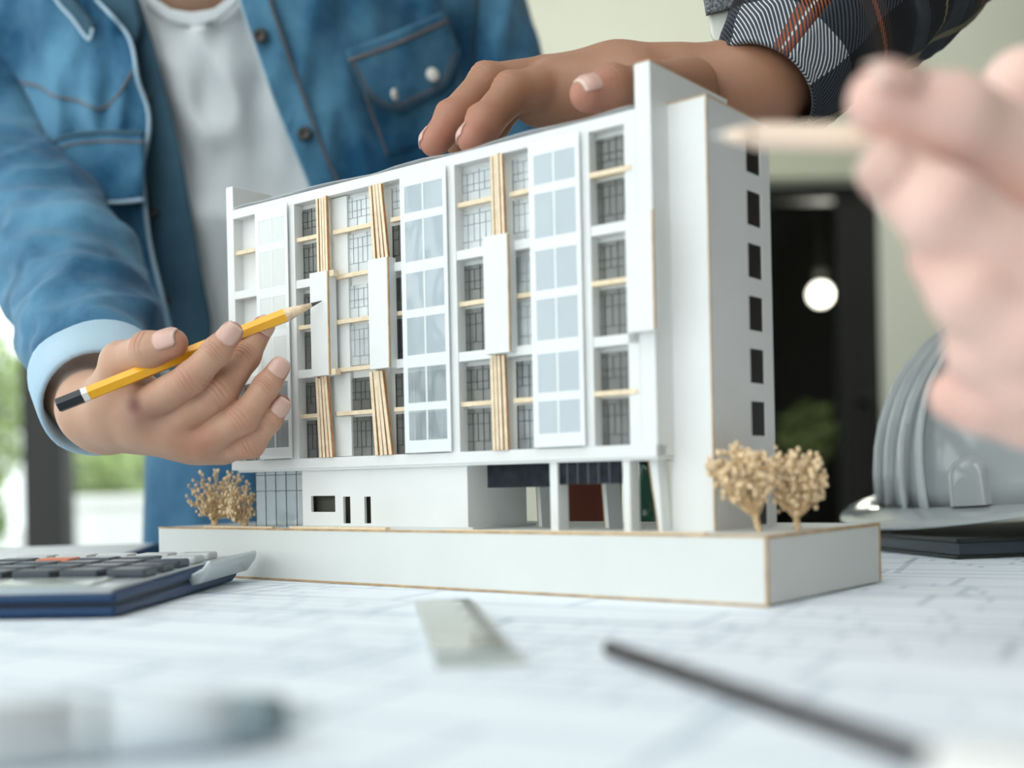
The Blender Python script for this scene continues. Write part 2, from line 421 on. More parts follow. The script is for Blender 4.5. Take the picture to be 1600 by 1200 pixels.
MB().box(-0.65, 0.65, -0.12, 0.12, -0.03, 0.0).build('shelf_board', M['dark'], sh)
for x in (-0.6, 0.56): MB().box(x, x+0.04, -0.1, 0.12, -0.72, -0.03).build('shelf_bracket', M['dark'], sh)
def refl_plant(u, v, Y, s, label, seed, zb):  # added plants imitate green reflections in the door glass
    p = P(u, v, Y); t = thing('reflection_plant', (p.x, p.y, zb), label, 'plant')
    MB().lathe([(0.045*s, 0), (0.06*s, 0.10*s), (0.065*s, 0.10*s), (0.06*s, 0.11*s), (0.05*s, 0.095*s)], 20).build('pot', M['card_grey'], t, True)
    vs, fs = leafball((0, 0, 0.25*s), (0.13*s, 0.12*s, 0.15*s), 140, 0.045*s, seed); tag(pyd('foliage', vs, fs, M['leaf2'], t), kind='stuff')
    MB().tube([(0, 0, 0.08*s), (0.01, 0, 0.3*s)], 0.008).build('stem', M['bark'], t)
refl_plant(1262, 640, 7.55, 1.3, 'larger leafy plant added on the dark shelf for a green reflection in the door glass', 11, -0.02)
refl_plant(1338, 600, 7.55, 1.0, 'smaller plant added at the right end of the dark shelf for a green reflection', 12, -0.02)

# ------------------------------------------------------------------ table
M['wood_dark'] = mat('table_frame', (0.10, 0.07, 0.05), 0.5, 0.4)
def paper_material():
    m = mat('drawing_paper', (0.80, 0.85, 0.90), 0.7, 0.25)
    nt = m.node_tree; b = nt.nodes['Principled BSDF']
    tc = nt.nodes.new('ShaderNodeTexCoord')
    cur = None
    for i, (sc, rot, w, off) in enumerate(((6.0, 0.5, 0.010, 0.5), (17.0, 0.5, 0.022, 0.35), (2.3, 0.42, 0.004, 0.5))):
        mp = nt.nodes.new('ShaderNodeMapping'); mp.inputs['Rotation'].default_value = (0, 0, rot)
        nt.links.new(tc.outputs['Object'], mp.inputs['Vector'])
        br = nt.nodes.new('ShaderNodeTexBrick'); br.inputs['Scale'].default_value = sc
        br.inputs['Mortar Size'].default_value = w; br.inputs['Mortar Smooth'].default_value = 0.0
        br.offset = off; br.squash = 1.6; br.squash_frequency = 3
        br.inputs['Color1'].default_value = br.inputs['Color2'].default_value = (1, 1, 1, 1)
        br.inputs['Mortar'].default_value = (0.74, 0.77, 0.81, 1)
        nt.links.new(mp.outputs[0], br.inputs['Vector'])
        src = br.outputs['Color']
        if i == 1:      # the fine plan lines only in patches
            n = nt.nodes.new('ShaderNodeTexNoise'); n.inputs['Scale'].default_value = 7; nt.links.new(tc.outputs['Object'], n.inputs['Vector'])
            r = nt.nodes.new('ShaderNodeMapRange'); r.inputs['From Min'].default_value = 0.48; r.inputs['From Max'].default_value = 0.52
            nt.links.new(n.outputs['Fac'], r.inputs['Value'])
            mx = nt.nodes.new('ShaderNodeMix'); mx.data_type = 'RGBA'; mx.inputs[6].default_value = (1, 1, 1, 1)
            nt.links.new(r.outputs[0], mx.inputs[0]); nt.links.new(src, mx.inputs[7]); src = mx.outputs[2]
        if cur is None: cur = src
        else:
            mx = nt.nodes.new('ShaderNodeMix'); mx.data_type = 'RGBA'; mx.blend_type = 'MULTIPLY'; mx.inputs[0].default_value = 1
            nt.links.new(cur, mx.inputs[6]); nt.links.new(src, mx.inputs[7]); cur = mx.outputs[2]
    mx = nt.nodes.new('ShaderNodeMix'); mx.data_type = 'RGBA'; mx.blend_type = 'MULTIPLY'; mx.inputs[0].default_value = 1
    mx.inputs[6].default_value = (0.83, 0.89, 0.945, 1); nt.links.new(cur, mx.inputs[7]); nt.links.new(mx.outputs[2], b.inputs['Base Color'])
    return m
M['paper'] = paper_material()
tb = thing('table', (0, 0.42, FZ), 'white work table covered by a large building drawing', 'table')
MB().box(-0.9, 0.9, -0.45, 0.44, 0.708, 0.7385).build('table_top', M['card'], tb, bevel=0.003)
for x in (-0.84, 0.84):
    for y in (-0.39, 0.38): MB().box(x-0.025, x+0.025, y-0.025, y+0.025, 0, 0.708).build('leg', M['frame'], tb)
pp = MB().box(-0.62, 0.60, -0.36, 0.42, -0.0010, 0.0).build('drawing_sheet', M['paper'])
pp.location = (0, 0.42, 0); tag(pp, 'large pale blue printed building plan spread over the table', 'drawing')
# ------------------------------------------------------------------ the architectural model
YAW = 0.67026; AX, AY = 0.09475, 0.43642
DV = (math.cos(YAW), -math.sin(YAW)); NV = (math.sin(YAW), math.cos(YAW))
def fc(u, v, t):                      # facade coordinates (along, height) of the model seen in direction (u, v) on the plane t behind the base front
    r = ray(u, v); ax = AX+t*NV[0]; ay = AY+t*NV[1]
    k = (ax*NV[0]+ay*NV[1])/(r[0]*NV[0]+r[1]*NV[1])
    return ((r[0]*k-ax)*DV[0]+(r[1]*k-ay)*DV[1], CH+r[2]*k)
def sd(u, v, s):                      # the same on a plane across the model: (depth, height)
    r = ray(u, v); ax = AX+s*DV[0]; ay = AY+s*DV[1]
    k = (ax*DV[0]+ay*DV[1])/(r[0]*DV[0]+r[1]*DV[1])
    return ((r[0]*k-ax)*NV[0]+(r[1]*k-ay)*NV[1], CH+r[2]*k)
HB = 0.027
model = thing('architectural_model', (AX, AY, 0), 'white card scale model of a long apartment block on a thick base', 'model', rz=-YAW)
def part(b, name, m, parent=None, bevel=0.0, smooth=False): return b.build(name, M[m] if isinstance(m, str) else m, parent or model, smooth, bevel)
# base
bl, bw = -0.3825, 0.113
base = part(MB().box(bl, 0, 0, bw, 0.0008, HB), 'base', 'card_base', bevel=0.0004)
e = 0.0007
for nm in (MB().box(bl, 0, -0.0002, 0.0022, HB-e, HB+0.0002), MB().box(-0.0016, 0.0002, 0, bw, HB-e*1.6, HB+0.0002),
           MB().box(-0.0008, 0.0003, -0.0003, 0.0008, 0.0008, HB), MB().box(-0.0008, 0.0003, bw-0.0012, bw+0.0003, 0.0008, HB),
           MB().box(bl, 0, -0.0002, 0.0008, 0.0002, 0.0012)):  # this bottom strip draws the shadow line between base and paper
    part(nm, 'card_edge', 'edge', base)
ZL, ZB, ZW = 0.0585, 0.0635, 0.0
TF = 0.0125
SL0, SL1 = -0.3305, -0.3245
SR0, SR1 = -0.0616, -0.0540
# main volume behind the facade plane
TB = 0.075
part(MB().box(SL1, SR0, 0.0188, TB, ZL, 0.1990), 'main_volume', 'card')
part(MB().box(SL0, SL1, TF, 0.040, ZL, 0.2165), 'end_fin', 'card', bevel=0.0003)
part(MB().box(SR0, SR1, TF, 0.080, ZL, 0.2215), 'end_fin', 'card', bevel=0.0003)
part(MB().box(SR0, SR1, TF+0.0005, 0.080, 0.2213, 0.2218), 'card_edge', 'edge')
part(MB().box(SL1, SR0, TF, 0.0195, 0.1980, 0.2032), 'roof_beam', 'card', bevel=0.0003)
part(MB().box(SL1, SR1, TF-0.0008, 0.0195, 0.0582, 0.0636), 'floor_beam', 'card', bevel=0.0003)
part(MB().box(SL1, SR1, TF, TB, 0.0572, 0.0582), 'soffit', 'card')
part(MB().box(SR0-0.0055, SR0, TF, 0.0195, ZB, 0.198), 'end_wall', 'card')
# white posts beside the film screens
for s in (-0.2770, -0.1645, -0.0882):
    part(MB().box(s-0.0032, s+0.0034, TF-0.0004, 0.0190, ZB, 0.198), 'post', 'card', bevel=0.0002)
# storey beams of the stepped double floors
for zc, segs in ((0.1555, ((SL1, -0.3030), (-0.2736, -0.2600), (-0.2050, -0.1935), (-0.1611, -0.1430), (-0.1300, -0.1155), (-0.0848, SR0))),
                 (0.1080, ((SL1, -0.3030), (-0.2736, -0.2480), (-0.2050, -0.1935), (-0.1611, -0.1155), (-0.0848, SR0)))):
    for a, b in segs: part(MB().box(a, b, TF, 0.0190, zc-0.0022, zc+0.0022), 'storey_beam', 'card', bevel=0.0002)
# wooden floor strips
for z, segs in ((0.1792, ((SL1, -0.3030), (-0.2736, -0.2560), (-0.2460, -0.2165), (-0.2050, -0.1935), (-0.1611, -0.1395), (-0.1300, -0.1155), (-0.0848, -0.0640))),
                (0.1560, ((-0.2478, -0.2180),)),
                (0.1328, ((-0.2736, -0.2620), (-0.2478, -0.2180), (-0.2050, -0.1935), (-0.1611, -0.1440), (-0.1300, -0.1155), (-0.0848, -0.0600))),
                (0.1082, ((-0.2478, -0.2180),)),
                (0.0858, ((SL1, -0.3030), (-0.2736, -0.2560), (-0.2460, -0.2165), (-0.2050, -0.1935), (-0.1611, -0.1395), (-0.1300, -0.1155), (-0.0848, -0.0630)))):
    for a, b in segs: part(MB().box(a, b, 0.0119 if b > -0.07 else 0.0138, 0.0166, z-0.0010, z+0.0011), 'wood_strip', 'slat')
# projecting card panels of the middle double floor
TP = 0.0075
for (u0, u1, vc, z0, z1) in ((485, 513, 505, 0.1055, 0.1588), (576, 607, 495, 0.1060, 0.1600), (756, 795, 470, 0.1072, 0.1605), (978, 1021, 430, 0.1098, 0.1590)):
    a = fc(u0, vc, TP)[0]; b = fc(u1, vc, TP)[0]
    pn = part(MB().box(a, b, TP, 0.0135, z0, z1), 'card_panel', 'card', bevel=0.0002)
    part(MB().box(b-0.0004, b+0.0003, TP-0.0001, TP+0.0007, z0+0.0002, z1-0.0002), 'card_edge', 'edge', pn)
    if u0 == 485:
        for zz in (z0, z1-0.003): part(MB().box(b, b+0.0035, TP+0.001, 0.012, zz, zz+0.003), 'wood_block', 'slat', pn)
# windows: (u left, u right, v middle) for each bay on the window plane
TW = 0.0180
storeys = ((0.0640, 0.0844), (0.0872, 0.1056), (0.1104, 0.1314), (0.1342, 0.1530), (0.1580, 0.1778), (0.1806, 0.1975))
bays = {0: (383, 404, 520), 1: (464, 499, 520), 2: (547, 584, 500), 3: (617, 642, 490), 4: (717, 770, 460), 5: (805, 842, 445), 6: (924, 977, 430),
        7: (410, 458, 520), 8: (646, 708, 470), 9: (842, 915, 440)}
rw = random.Random(21)
for bay, (u0, u1, vc) in bays.items():
    a = fc(u0, vc, TW)[0]; b = fc(u1, vc, TW)[0]
    for k, (z0, z1) in enumerate(storeys):
        if bay == 0 and k > 1: continue
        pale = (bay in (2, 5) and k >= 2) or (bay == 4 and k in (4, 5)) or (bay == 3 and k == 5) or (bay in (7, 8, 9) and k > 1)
        b1 = b
        if bay == 1 and k in (2, 3): b1 = a+(b-a)*0.80
        h = z1-z0
        z1b = z1-0.0018 if k in (1, 3, 5) else z1-0.0006
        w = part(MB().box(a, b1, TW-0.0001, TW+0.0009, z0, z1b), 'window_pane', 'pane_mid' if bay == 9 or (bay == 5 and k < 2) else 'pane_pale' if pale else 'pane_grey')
        mb = MB(); q = 0.00010; t0, t1 = TW-0.0004, TW
        nz = 3 if k < 2 else 2
        zs = [z0+h*x for x in ((0.22, 0.62, 0.86) if k % 2 == 0 else (0.30, 0.50, 0.80))]
        nx = max(2, round((b1-a)/0.0035))
        xs = [a+(b1-a)*(i+rw.uniform(-0.12, 0.12))/nx for i in range(1, nx)]
        for z in zs: mb.box(a, b1, t0, t1, z-q, z+q)
        for i, x in enumerate(xs): mb.box(x-q, x+q, t0, t1, z0 if i % 2 else zs[0], zs[-1] if i % 3 else z1b)
        mb.box(a, a+0.0003, t0-0.0003, t1, z0, z1b)
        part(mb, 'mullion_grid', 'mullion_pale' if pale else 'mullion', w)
# blank card returns inside the bays
for (u0, u1, vc) in ((520, 546, 500), (703, 716, 460)):
    a = fc(u0, vc, 0.0168)[0]; b = fc(u1, vc, 0.0168)[0]
    for z0, z1 in ((0.0640, 0.0846), (0.0870, 0.1070), (0.1094, 0.1318), (0.1340, 0.1550), (0.1572, 0.1782), (0.1804, 0.1975)):
        part(MB().box(a, b, 0.0166, 0.0182, z0, z1), 'blank_panel', 'card')
# bundles of thin wooden slats, slightly splayed
rl = random.Random(9)
for (u0, u1, vt, vb, z0, z1, lean) in ((495, 516, 300, 430, 0.1555, 0.1980, 0.0003), (496, 520, 590, 715, 0.0637, 0.1058, 0.0026),
                                 (580, 605, 290, 410, 0.1600, 0.1980, 0.0030), (582, 610, 575, 712, 0.0637, 0.1062, 0.0042),
                                 (767, 791, 235, 372, 0.1605, 0.1980, 0.0006), (768, 795, 560, 705, 0.0637, 0.1072, 0.0008)):
    vm = (vt+vb)/2
    a = fc(u0, vm, 0.0110)[0]; b = fc(u1-3, vm, 0.0110)[0]
    for i in range(4):
        c = a+(b-a)*(i+0.5)/4; w = (b-a)/4*0.37
        l0 = lean*0.5*(0.7+0.2*i); dz = rl.uniform(-0.0006, 0.0006)
        t0 = 0.0105+rl.uniform(-0.0003, 0.0003); t1 = t0+0.0016
        mb = MB(); mb.v = [(c-w+l0, t0, z0), (c+w+l0, t0, z0), (c+w+l0, t1, z0), (c-w+l0, t1, z0),
                           (c-w-l0, t0, z1+dz-0.0006), (c+w-l0, t0, z1+dz-0.0006), (c+w-l0, t1, z1+dz-0.0006), (c-w-l0, t1, z1+dz-0.0006)]
        mb.f = [(3, 2, 1, 0), (4, 5, 6, 7), (0, 1, 5, 4), (1, 2, 6, 5), (2, 3, 7, 6), (3, 0, 4, 7)]
        o = part(mb, 'wood_slat', 'slat'); o.data.materials.append(M['slat_edge'])
        for f in (1, 0, 3, 5): o.data.polygons[f].material_index = 1
for (u0, u1, vt, vb, z0, z1) in ((495, 516, 300, 430, 0.1575, 0.1980), (498, 518, 590, 715, 0.0637, 0.1058), (582, 603, 290, 410, 0.1600, 0.1980), (585, 608, 575, 712, 0.0637, 0.1062), (767, 790, 235, 372, 0.1605, 0.1980), (768, 793, 560, 705, 0.0637, 0.1072)):
    a = fc(u0+3, (vt+vb)/2, 0.0130)[0]; b = fc(u1-3, (vt+vb)/2, 0.0130)[0]
    part(MB().box(a, b, 0.0124, 0.0136, z0, z1), 'slat_backing', 'slat')
# film screens standing in front of the facade: white grid with tinted panes
for si, (s0, s1, z1) in enumerate(((-0.3030, -0.2770, 0.1990), (-0.1945, -0.1648, 0.1985), (-0.1160, -0.0885, 0.1990))):
    t = 0.0100
    fr = MB(); sm = (s0+s1)/2
    n = 6; zz0 = 0.0640
    fr.box(s0, s0+0.0030, t, t+0.0005, zz0, z1).box(s1-0.0022, s1, t, t+0.0005, zz0, z1).box(sm-0.0005, sm+0.0005, t, t+0.0005, zz0, z1)
    rows = [(0.0700, 0.0842), (0.0880, 0.1050), (0.1110, 0.1290), (0.1330, 0.1505), (0.1560, 0.1755), (0.1795, 0.1925)]
    edges = [zz0]+[x for r in rows for x in r]+[z1]
    for i in range(0, len(edges), 2):
        for a, b in ((s0+0.0030, sm-0.0005), (sm+0.0005, s1-0.0022)): fr.box(a, b, t, t+0.0005, edges[i], edges[i+1])
    scr = part(fr, 'film_screen', 'screen_bar')
    for za, zb in rows:
        for a, b in ((s0+0.0030, sm-0.0005), (sm+0.0005, s1-0.0022)):
            part(MB().box(a, b, t+0.0001, t+0.0004, za, zb), 'film_pane', 'acetate' if za < 0.10 and si < 2 else 'screen_pane_warm' if si == 0 else 'screen_pane', scr)
# crinkled acetate sheet on the roof
vs = []; fs = []; nu, nv = 60, 6
for i in range(nu+1):
    for j in range(nv+1):
        s = SL1+0.0006+(SR0-SL1-0.0012)*i/nu; t = TF-0.0004+0.040*j/nv
        z = 0.2041+0.0005*math.sin(i*0.45+j*0.3)+0.0007*mnoise.noise((s*60, t*60, 1.3))+0.0007*math.exp(-((i/nu-0.84)/0.10)**2)+0.0008*math.exp(-((i/nu-0.22)/0.10)**2)
        vs.append((s, t, max(z, 0.2036)))
for i in range(nu):
    for j in range(nv):
        k = i*(nv+1)+j; fs.append((k, k+nv+1, k+nv+2, k+1))
rf = pyd('roof_sheet', vs, fs, M['roof_film'], model, True); m_ = rf.modifiers.new('thick', 'SOLIDIFY'); m_.thickness = 0.0005
part(MB().box(SL1, SR0, 0.016, TB, 0.1990, 0.2010), 'roof_deck', 'card_grey')
# stair tower at the right end, hollow with cut windows
a0 = fc(1044, 500, 0.026)[0]; a1 = fc(1110, 500, 0.026)[0]; t0, t1, zt = 0.026, 0.0835, 0.2055
th = 0.0018
wt0, wt1 = 0.0610, 0.0742
wins = [(0.1970-0.0230*k-0.0150, 0.1970-0.0230*k) for k in range(7)][:7]
ops = sorted(wins+[(HB+0.001, 0.0400)])
tw = MB().box(a0, a1, t0, t0+th, HB, zt).box(a0, a1, t1-th, t1, HB, zt).box(a0, a0+th, t0+th, t1-th, HB, zt)
tw.box(a1-th, a1, t0+th, wt0, HB, zt).box(a1-th, a1, wt1, t1-th, HB, zt)
zz = HB
ops = [o for o in ops if not (o[0] < 0.040 and o[1] > 0.041)]
for z0, z1 in ops:
    if z0 > zz: tw.box(a1-th, a1, wt0, wt1, zz, z0)
    zz = z1
tw.box(a1-th, a1, wt0, wt1, zz, zt)
tower = part(tw, 'stair_tower', 'card')
part(MB().box(a0, a1, t0, t1, zt, zt+0.0012), 'tower_roof', 'card', tower)
for mb in (MB().box(a0, a1+0.0002, t0-0.0002, t0+0.0008, zt+0.0008, zt+0.0014), MB().box(a1-0.0008, a1+0.0002, t0, t1, zt+0.0008, zt+0.0014),
           MB().box(a1-0.0003, a1+0.0002, t0-0.0002, t0+0.0004, HB, zt)):
    part(mb, 'card_edge', 'edge', tower)
for z0, z1 in ops: part(MB().box(a1-th*0.8, a1-th*0.2, wt0, wt1, z0, z1), 'tower_window', 'pane_dark', tower)
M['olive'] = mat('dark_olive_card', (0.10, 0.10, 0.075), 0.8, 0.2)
# ground floor: podium with openings, glass room, columns, dark glazing
tp = 0.0150
p0 = fc(473, 790, tp)[0]; p1 = fc(731, 790, tp)[0]
pt1 = sd(823, 800, p1)[0]
def ow(u0, v0, u1, v1):
    x0, za = fc(u0, v0, tp); x1, zb = fc(u1, v1, tp); return x0, x1, max(zb, HB+0.0012), za
O = [ow(486, 775, 524, 800), ow(536, 776, 548, 818), ow(569, 776, 580, 818)]
pm = MB(); x = p0; c = 0.0016
for x0, x1, z0, z1 in O:
    pm.box(x, x0, tp, tp+c, HB, ZL-0.0013).box(x0, x1, tp, tp+c, HB, z0).box(x0, x1, tp, tp+c, z1, ZL-0.0013); x = x1
pm.box(x, p1, tp, tp+c, HB, ZL-0.0013).box(p1-c, p1, tp+c, pt1, HB, ZL-0.0013).box(p0, p0+c, tp+c, pt1, HB, ZL-0.0013).box(p0+c, p1-c, pt1-c, pt1, HB, ZL-0.0013)
podium = part(pm, 'podium', 'card')
part(MB().box(p0+0.001, p1+0.004, tp-0.0015, pt1+0.002, HB, HB+0.0012), 'plinth', 'card_grey', podium)
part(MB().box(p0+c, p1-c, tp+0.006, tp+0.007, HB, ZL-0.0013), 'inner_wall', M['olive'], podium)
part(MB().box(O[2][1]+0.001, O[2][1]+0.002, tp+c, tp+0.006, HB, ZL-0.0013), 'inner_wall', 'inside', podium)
g0 = fc(402, 790, tp+0.004)[0]; g1 = p0+0.0004
gr = part(MB().box(g0, g1, tp+0.0032, tp+0.0040, HB, 0.0572).box(g0, g0+0.0006, tp+0.0040, 0.045, HB, 0.0572), 'glass_room', 'acetate')
mb = MB()
for i in range(6):
    xx = g0+(g1-g0)*i/5.0; mb.box(xx-0.00013, xx+0.00013, tp+0.0029, tp+0.0032, HB, 0.0572)
for zq in (fc(436, 742, tp)[1], fc(436, 767, tp)[1]): mb.box(g0, g1, tp+0.0029, tp+0.0032, zq-0.00013, zq+0.00013)
part(mb, 'mullion_grid', 'mullion', gr)
part(MB().box((g0+g1)/2-0.001, (g0+g1)/2+0.001, 0.030, 0.032, HB, 0.0572), 'wood_post', 'slat', gr)
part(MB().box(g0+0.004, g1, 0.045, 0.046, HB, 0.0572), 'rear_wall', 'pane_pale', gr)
for (u, v, w, dp) in ((860, 790, 12, 0.0080), (974, 785, 11, 0.0075)):
    s0 = fc(u, v, 0.0135)[0]; s1 = fc(u+w, v, 0.0135)[0]
    part(MB().box(s0, s1, 0.0135, 0.0135+dp, HB, 0.0572), 'column', 'card', bevel=0.0001)
# tapered legs
def leg(u_top, u_bot, wt, wb, t, dp, v=780):
    a = fc(u_top, 712, t)[0]; b = fc(u_bot, 825, t)[0]
    o = part(MB().prism([(a, 0.0572), (a+wt, 0.0572), (b+wb, HB), (b, HB)], t, t+dp, 'y'), 'tapered_leg', 'card')
    e1 = MB().prism([(a-0.0004, 0.0572), (a, 0.0572), (b, HB), (b-0.0004, HB)], t-0.0002, t+dp*0.15, 'y'); part(e1, 'card_edge', 'edge', o)
leg(1014, 1030, 0.0040, 0.0016, 0.0180, 0.008)
leg(938, 946, 0.0020, 0.0020, 0.0440, 0.012)
leg(836, 842, 0.0020, 0.0020, 0.0500, 0.010)
s0, za = fc(761, 722, 0.0215); s1, zb = fc(858, 750, 0.0215)
part(MB().box(s0, s1, 0.0215, 0.0230, 0.0465, 0.0572), 'dark_glazing_strip', 'band')
s0, za = fc(871, 720, 0.0150); s1, zb = fc(970, 742, 0.0150)
gs = part(MB().box(s0, s1, 0.0150, 0.0162, 0.0475, 0.0572), 'dark_glazing_strip', 'band')
mb = MB()
for i in range(1, 6): xx = s0+(s1-s0)*i/6; mb.box(xx-0.0002, xx+0.0002, 0.0146, 0.0150, 0.0475, 0.0572)
part(mb, 'mullion_grid', 'strip_line', gs)
# loose wooden strips glued on the base
for (u0, u1, v, t, dz) in ((452, 602, 822, 0.004, 0.0012), (318, 425, 824, 0.002, 0.0010), (690, 1100, 829, 0.004, 0.0006)):
    x0 = fc(u0, v, t)[0]; x1 = fc(u1, v, t)[0]
    part(MB().box(x0, x1, t, t+0.0035, HB, HB+dz), 'wood_strip', 'slat')

# ------------------------------------------------------------------ dried flower sprigs standing as trees on the base
def sprig(u, v, label, cu, cv, ru, rv, seed, nst=46, hn=3, hs=1.0):
    b = T(u, v, HB); rnd = random.Random(seed)
    t = thing('dried_sprig', (b.x, b.y, HB), label, 'dried plant', None)
    k = b.y/F; c = Vector(((cu-u)*k, 0, (v-cv)*k)); R = Vector((ru*k, ru*k*0.75, rv*k))
    st = MB(); hd = MB()
    f0 = Vector((c.x*0.35, 0, c.z*0.42))
    st.tube(crv([(0, 0, 0), (f0.x*0.4, 0.0003, f0.z*0.5), tuple(f0)], 4), [0.0017*k/0.00033]*5+[0.0012, 0.0011, 0.0010, 0.0009][:4], 7)
    for i in range(nst):
        while True:
            q = Vector((rnd.uniform(-1, 1), rnd.uniform(-1, 1), rnd.uniform(-1, 1)))
            if 0.3 < q.length < 1: break
        e = Vector((c.x+q.x*R.x, c.y+q.y*R.y, c.z+q.z*R.z))
        s = Vector((0, 0, 0)).lerp(f0, rnd.uniform(0.45, 1.0))
        m = s.lerp(e, 0.5)+Vector((q.x*R.x*0.1, q.y*R.y*0.1, -R.z*0.10))
        pts = crv([s, m, e], 4)
        st.tube(pts, [0.00042-0.00003*j for j in range(len(pts))], 4)
        for _ in range(hn):
            e2 = m.lerp(e, rnd.uniform(0.1, 1.0))+Vector((rnd.gauss(0, 1), rnd.gauss(0, 1), rnd.gauss(0, 1)+0.3))*R.z*0.16
            st.tube([m.lerp(e, rnd.uniform(0.2, 0.7)), e2], [0.00022, 0.00016], 3)
            hd.ball(e2, rnd.uniform(0.0006, 0.0010)*hs, 6, 4, (1, 1, 1.25))
        hd.ball(e, rnd.uniform(0.0007, 0.0011)*hs, 6, 4, (1, 1, 1.25))
    st.build('stem', M['plant'], t, True)
    tag(hd.build('seed_heads', M['head'], t, True), kind='stuff')
sprig(335, 821, 'taller dried sprig at the left end of the model base', 343, 770, 50, 42, 31, 62, 3)
sprig(383, 822, 'short bushy dried sprig just left of the glass room of the model', 372, 786, 32, 30, 32, 42, 3)
sprig(1186, 831, 'dried sprig on two stems in front of the model stair tower', 1158, 735, 56, 42, 33, 80, 4, 1.1)
sprig(1246, 828, 'dried sprig at the right rear corner of the model base', 1240, 745, 54, 48, 34, 74, 4, 1.1)
# ------------------------------------------------------------------ skin and cloth
def skin(name, col, red, rough=0.5):
    m = bpy.data.materials.new(name); nt, b = nodes_of(m)
    at = nt.nodes.new('ShaderNodeAttribute'); at.attribute_name = 'tone'
    a2 = nt.nodes.new('ShaderNodeAttribute'); a2.attribute_name = 'bruise'
    tc = nt.nodes.new('ShaderNodeTexCoord')
    n = nt.nodes.new('ShaderNodeTexNoise'); n.inputs['Scale'].default_value = 90; n.inputs['Detail'].default_value = 4
    nt.links.new(tc.outputs['Object'], n.inputs['Vector'])
    ad = nt.nodes.new('ShaderNodeMath'); ad.operation = 'MULTIPLY_ADD'; ad.inputs[1].default_value = 0.35; ad.inputs[2].default_value = -0.17
    nt.links.new(n.outputs['Fac'], ad.inputs[0])
    a3 = nt.nodes.new('ShaderNodeMath'); a3.operation = 'ADD'; a3.use_clamp = True
    nt.links.new(ad.outputs[0], a3.inputs[0]); nt.links.new(at.outputs['Fac'], a3.inputs[1])
    mx = nt.nodes.new('ShaderNodeMix'); mx.data_type = 'RGBA'; mx.inputs[6].default_value = (*col, 1); mx.inputs[7].default_value = (*red, 1)
    nt.links.new(a3.outputs[0], mx.inputs[0])
    m2 = nt.nodes.new('ShaderNodeMix'); m2.data_type = 'RGBA'; m2.inputs[7].default_value = (0.17, 0.065, 0.055, 1)
    nt.links.new(a2.outputs['Fac'], m2.inputs[0]); nt.links.new(mx.outputs[2], m2.inputs[6])
    nt.links.new(m2.outputs[2], b.inputs['Base Color'])
    b.inputs['Roughness'].default_value = rough; b.inputs['Specular IOR Level'].default_value = 0.35
    b.inputs['Subsurface Weight'].default_value = 0.25; b.inputs['Subsurface Radius'].default_value = (1.0, 0.35, 0.2)
    b.inputs['Subsurface Scale'].default_value = 0.003
    v = nt.nodes.new('ShaderNodeTexVoronoi'); v.inputs['Scale'].default_value = 1300
    nt.links.new(tc.outputs['Object'], v.inputs['Vector'])
    bp = nt.nodes.new('ShaderNodeBump'); bp.inputs['Strength'].default_value = 0.12; bp.inputs['Distance'].default_value = 0.0004
    nt.links.new(v.outputs['Distance'], bp.inputs['Height']); nt.links.new(bp.outputs[0], b.inputs['Normal'])
    return m
M['skin_a'] = skin('tan_skin', (0.53, 0.315, 0.215), (0.43, 0.185, 0.125))
M['skin_b'] = skin('brown_skin', (0.35, 0.175, 0.105), (0.46, 0.20, 0.145))
M['skin_c'] = skin('pink_skin', (0.78, 0.54, 0.46), (0.74, 0.43, 0.36))
M['nail'] = mat('fingernail', (0.62, 0.39, 0.32), 0.28, 0.5)
M['nail_tip'] = mat('fingernail_edge', (0.70, 0.52, 0.45), 0.35, 0.5)

def denim(name, dark, light, wear=0.5, scale=9.0):
    m = bpy.data.materials.new(name); nt, b = nodes_of(m)
    tc = nt.nodes.new('ShaderNodeTexCoord')
    n = nt.nodes.new('ShaderNodeTexNoise'); n.inputs['Scale'].default_value = scale; n.inputs['Detail'].default_value = 5; n.inputs['Roughness'].default_value = 0.6
    nt.links.new(tc.outputs['Object'], n.inputs['Vector'])
    r = nt.nodes.new('ShaderNodeMapRange'); r.inputs['From Min'].default_value = wear-0.13; r.inputs['From Max'].default_value = wear+0.16
    nt.links.new(n.outputs['Fac'], r.inputs['Value'])
    w = nt.nodes.new('ShaderNodeTexNoise'); w.inputs['Scale'].default_value = 900; w.inputs['Detail'].default_value = 2
    nt.links.new(tc.outputs['Object'], w.inputs['Vector'])
    ad = nt.nodes.new('ShaderNodeMath'); ad.operation = 'MULTIPLY_ADD'; ad.inputs[1].default_value = 0.3; ad.use_clamp = True
    nt.links.new(w.outputs['Fac'], ad.inputs[0]); nt.links.new(r.outputs[0], ad.inputs[2])
    sb = nt.nodes.new('ShaderNodeMath'); sb.operation = 'SUBTRACT'; sb.inputs[1].default_value = 0.15; sb.use_clamp = True
    nt.links.new(ad.outputs[0], sb.inputs[0])
    mx = nt.nodes.new('ShaderNodeMix'); mx.data_type = 'RGBA'; mx.inputs[6].default_value = (*dark, 1); mx.inputs[7].default_value = (*light, 1)
    nt.links.new(sb.outputs[0], mx.inputs[0]); nt.links.new(mx.outputs[2], b.inputs['Base Color'])
    b.inputs['Roughness'].default_value = 0.85; b.inputs['Specular IOR Level'].default_value = 0.15
    b.inputs['Sheen Weight'].default_value = 0.15
    bp = nt.nodes.new('ShaderNodeBump'); bp.inputs['Strength'].default_value = 0.3; bp.inputs['Distance'].default_value = 0.0006
    nt.links.new(w.outputs['Fac'], bp.inputs['Height']); nt.links.new(bp.outputs[0], b.inputs['Normal'])
    return m
M['denim'] = denim('washed_denim', (0.011, 0.078, 0.165), (0.120, 0.295, 0.435))
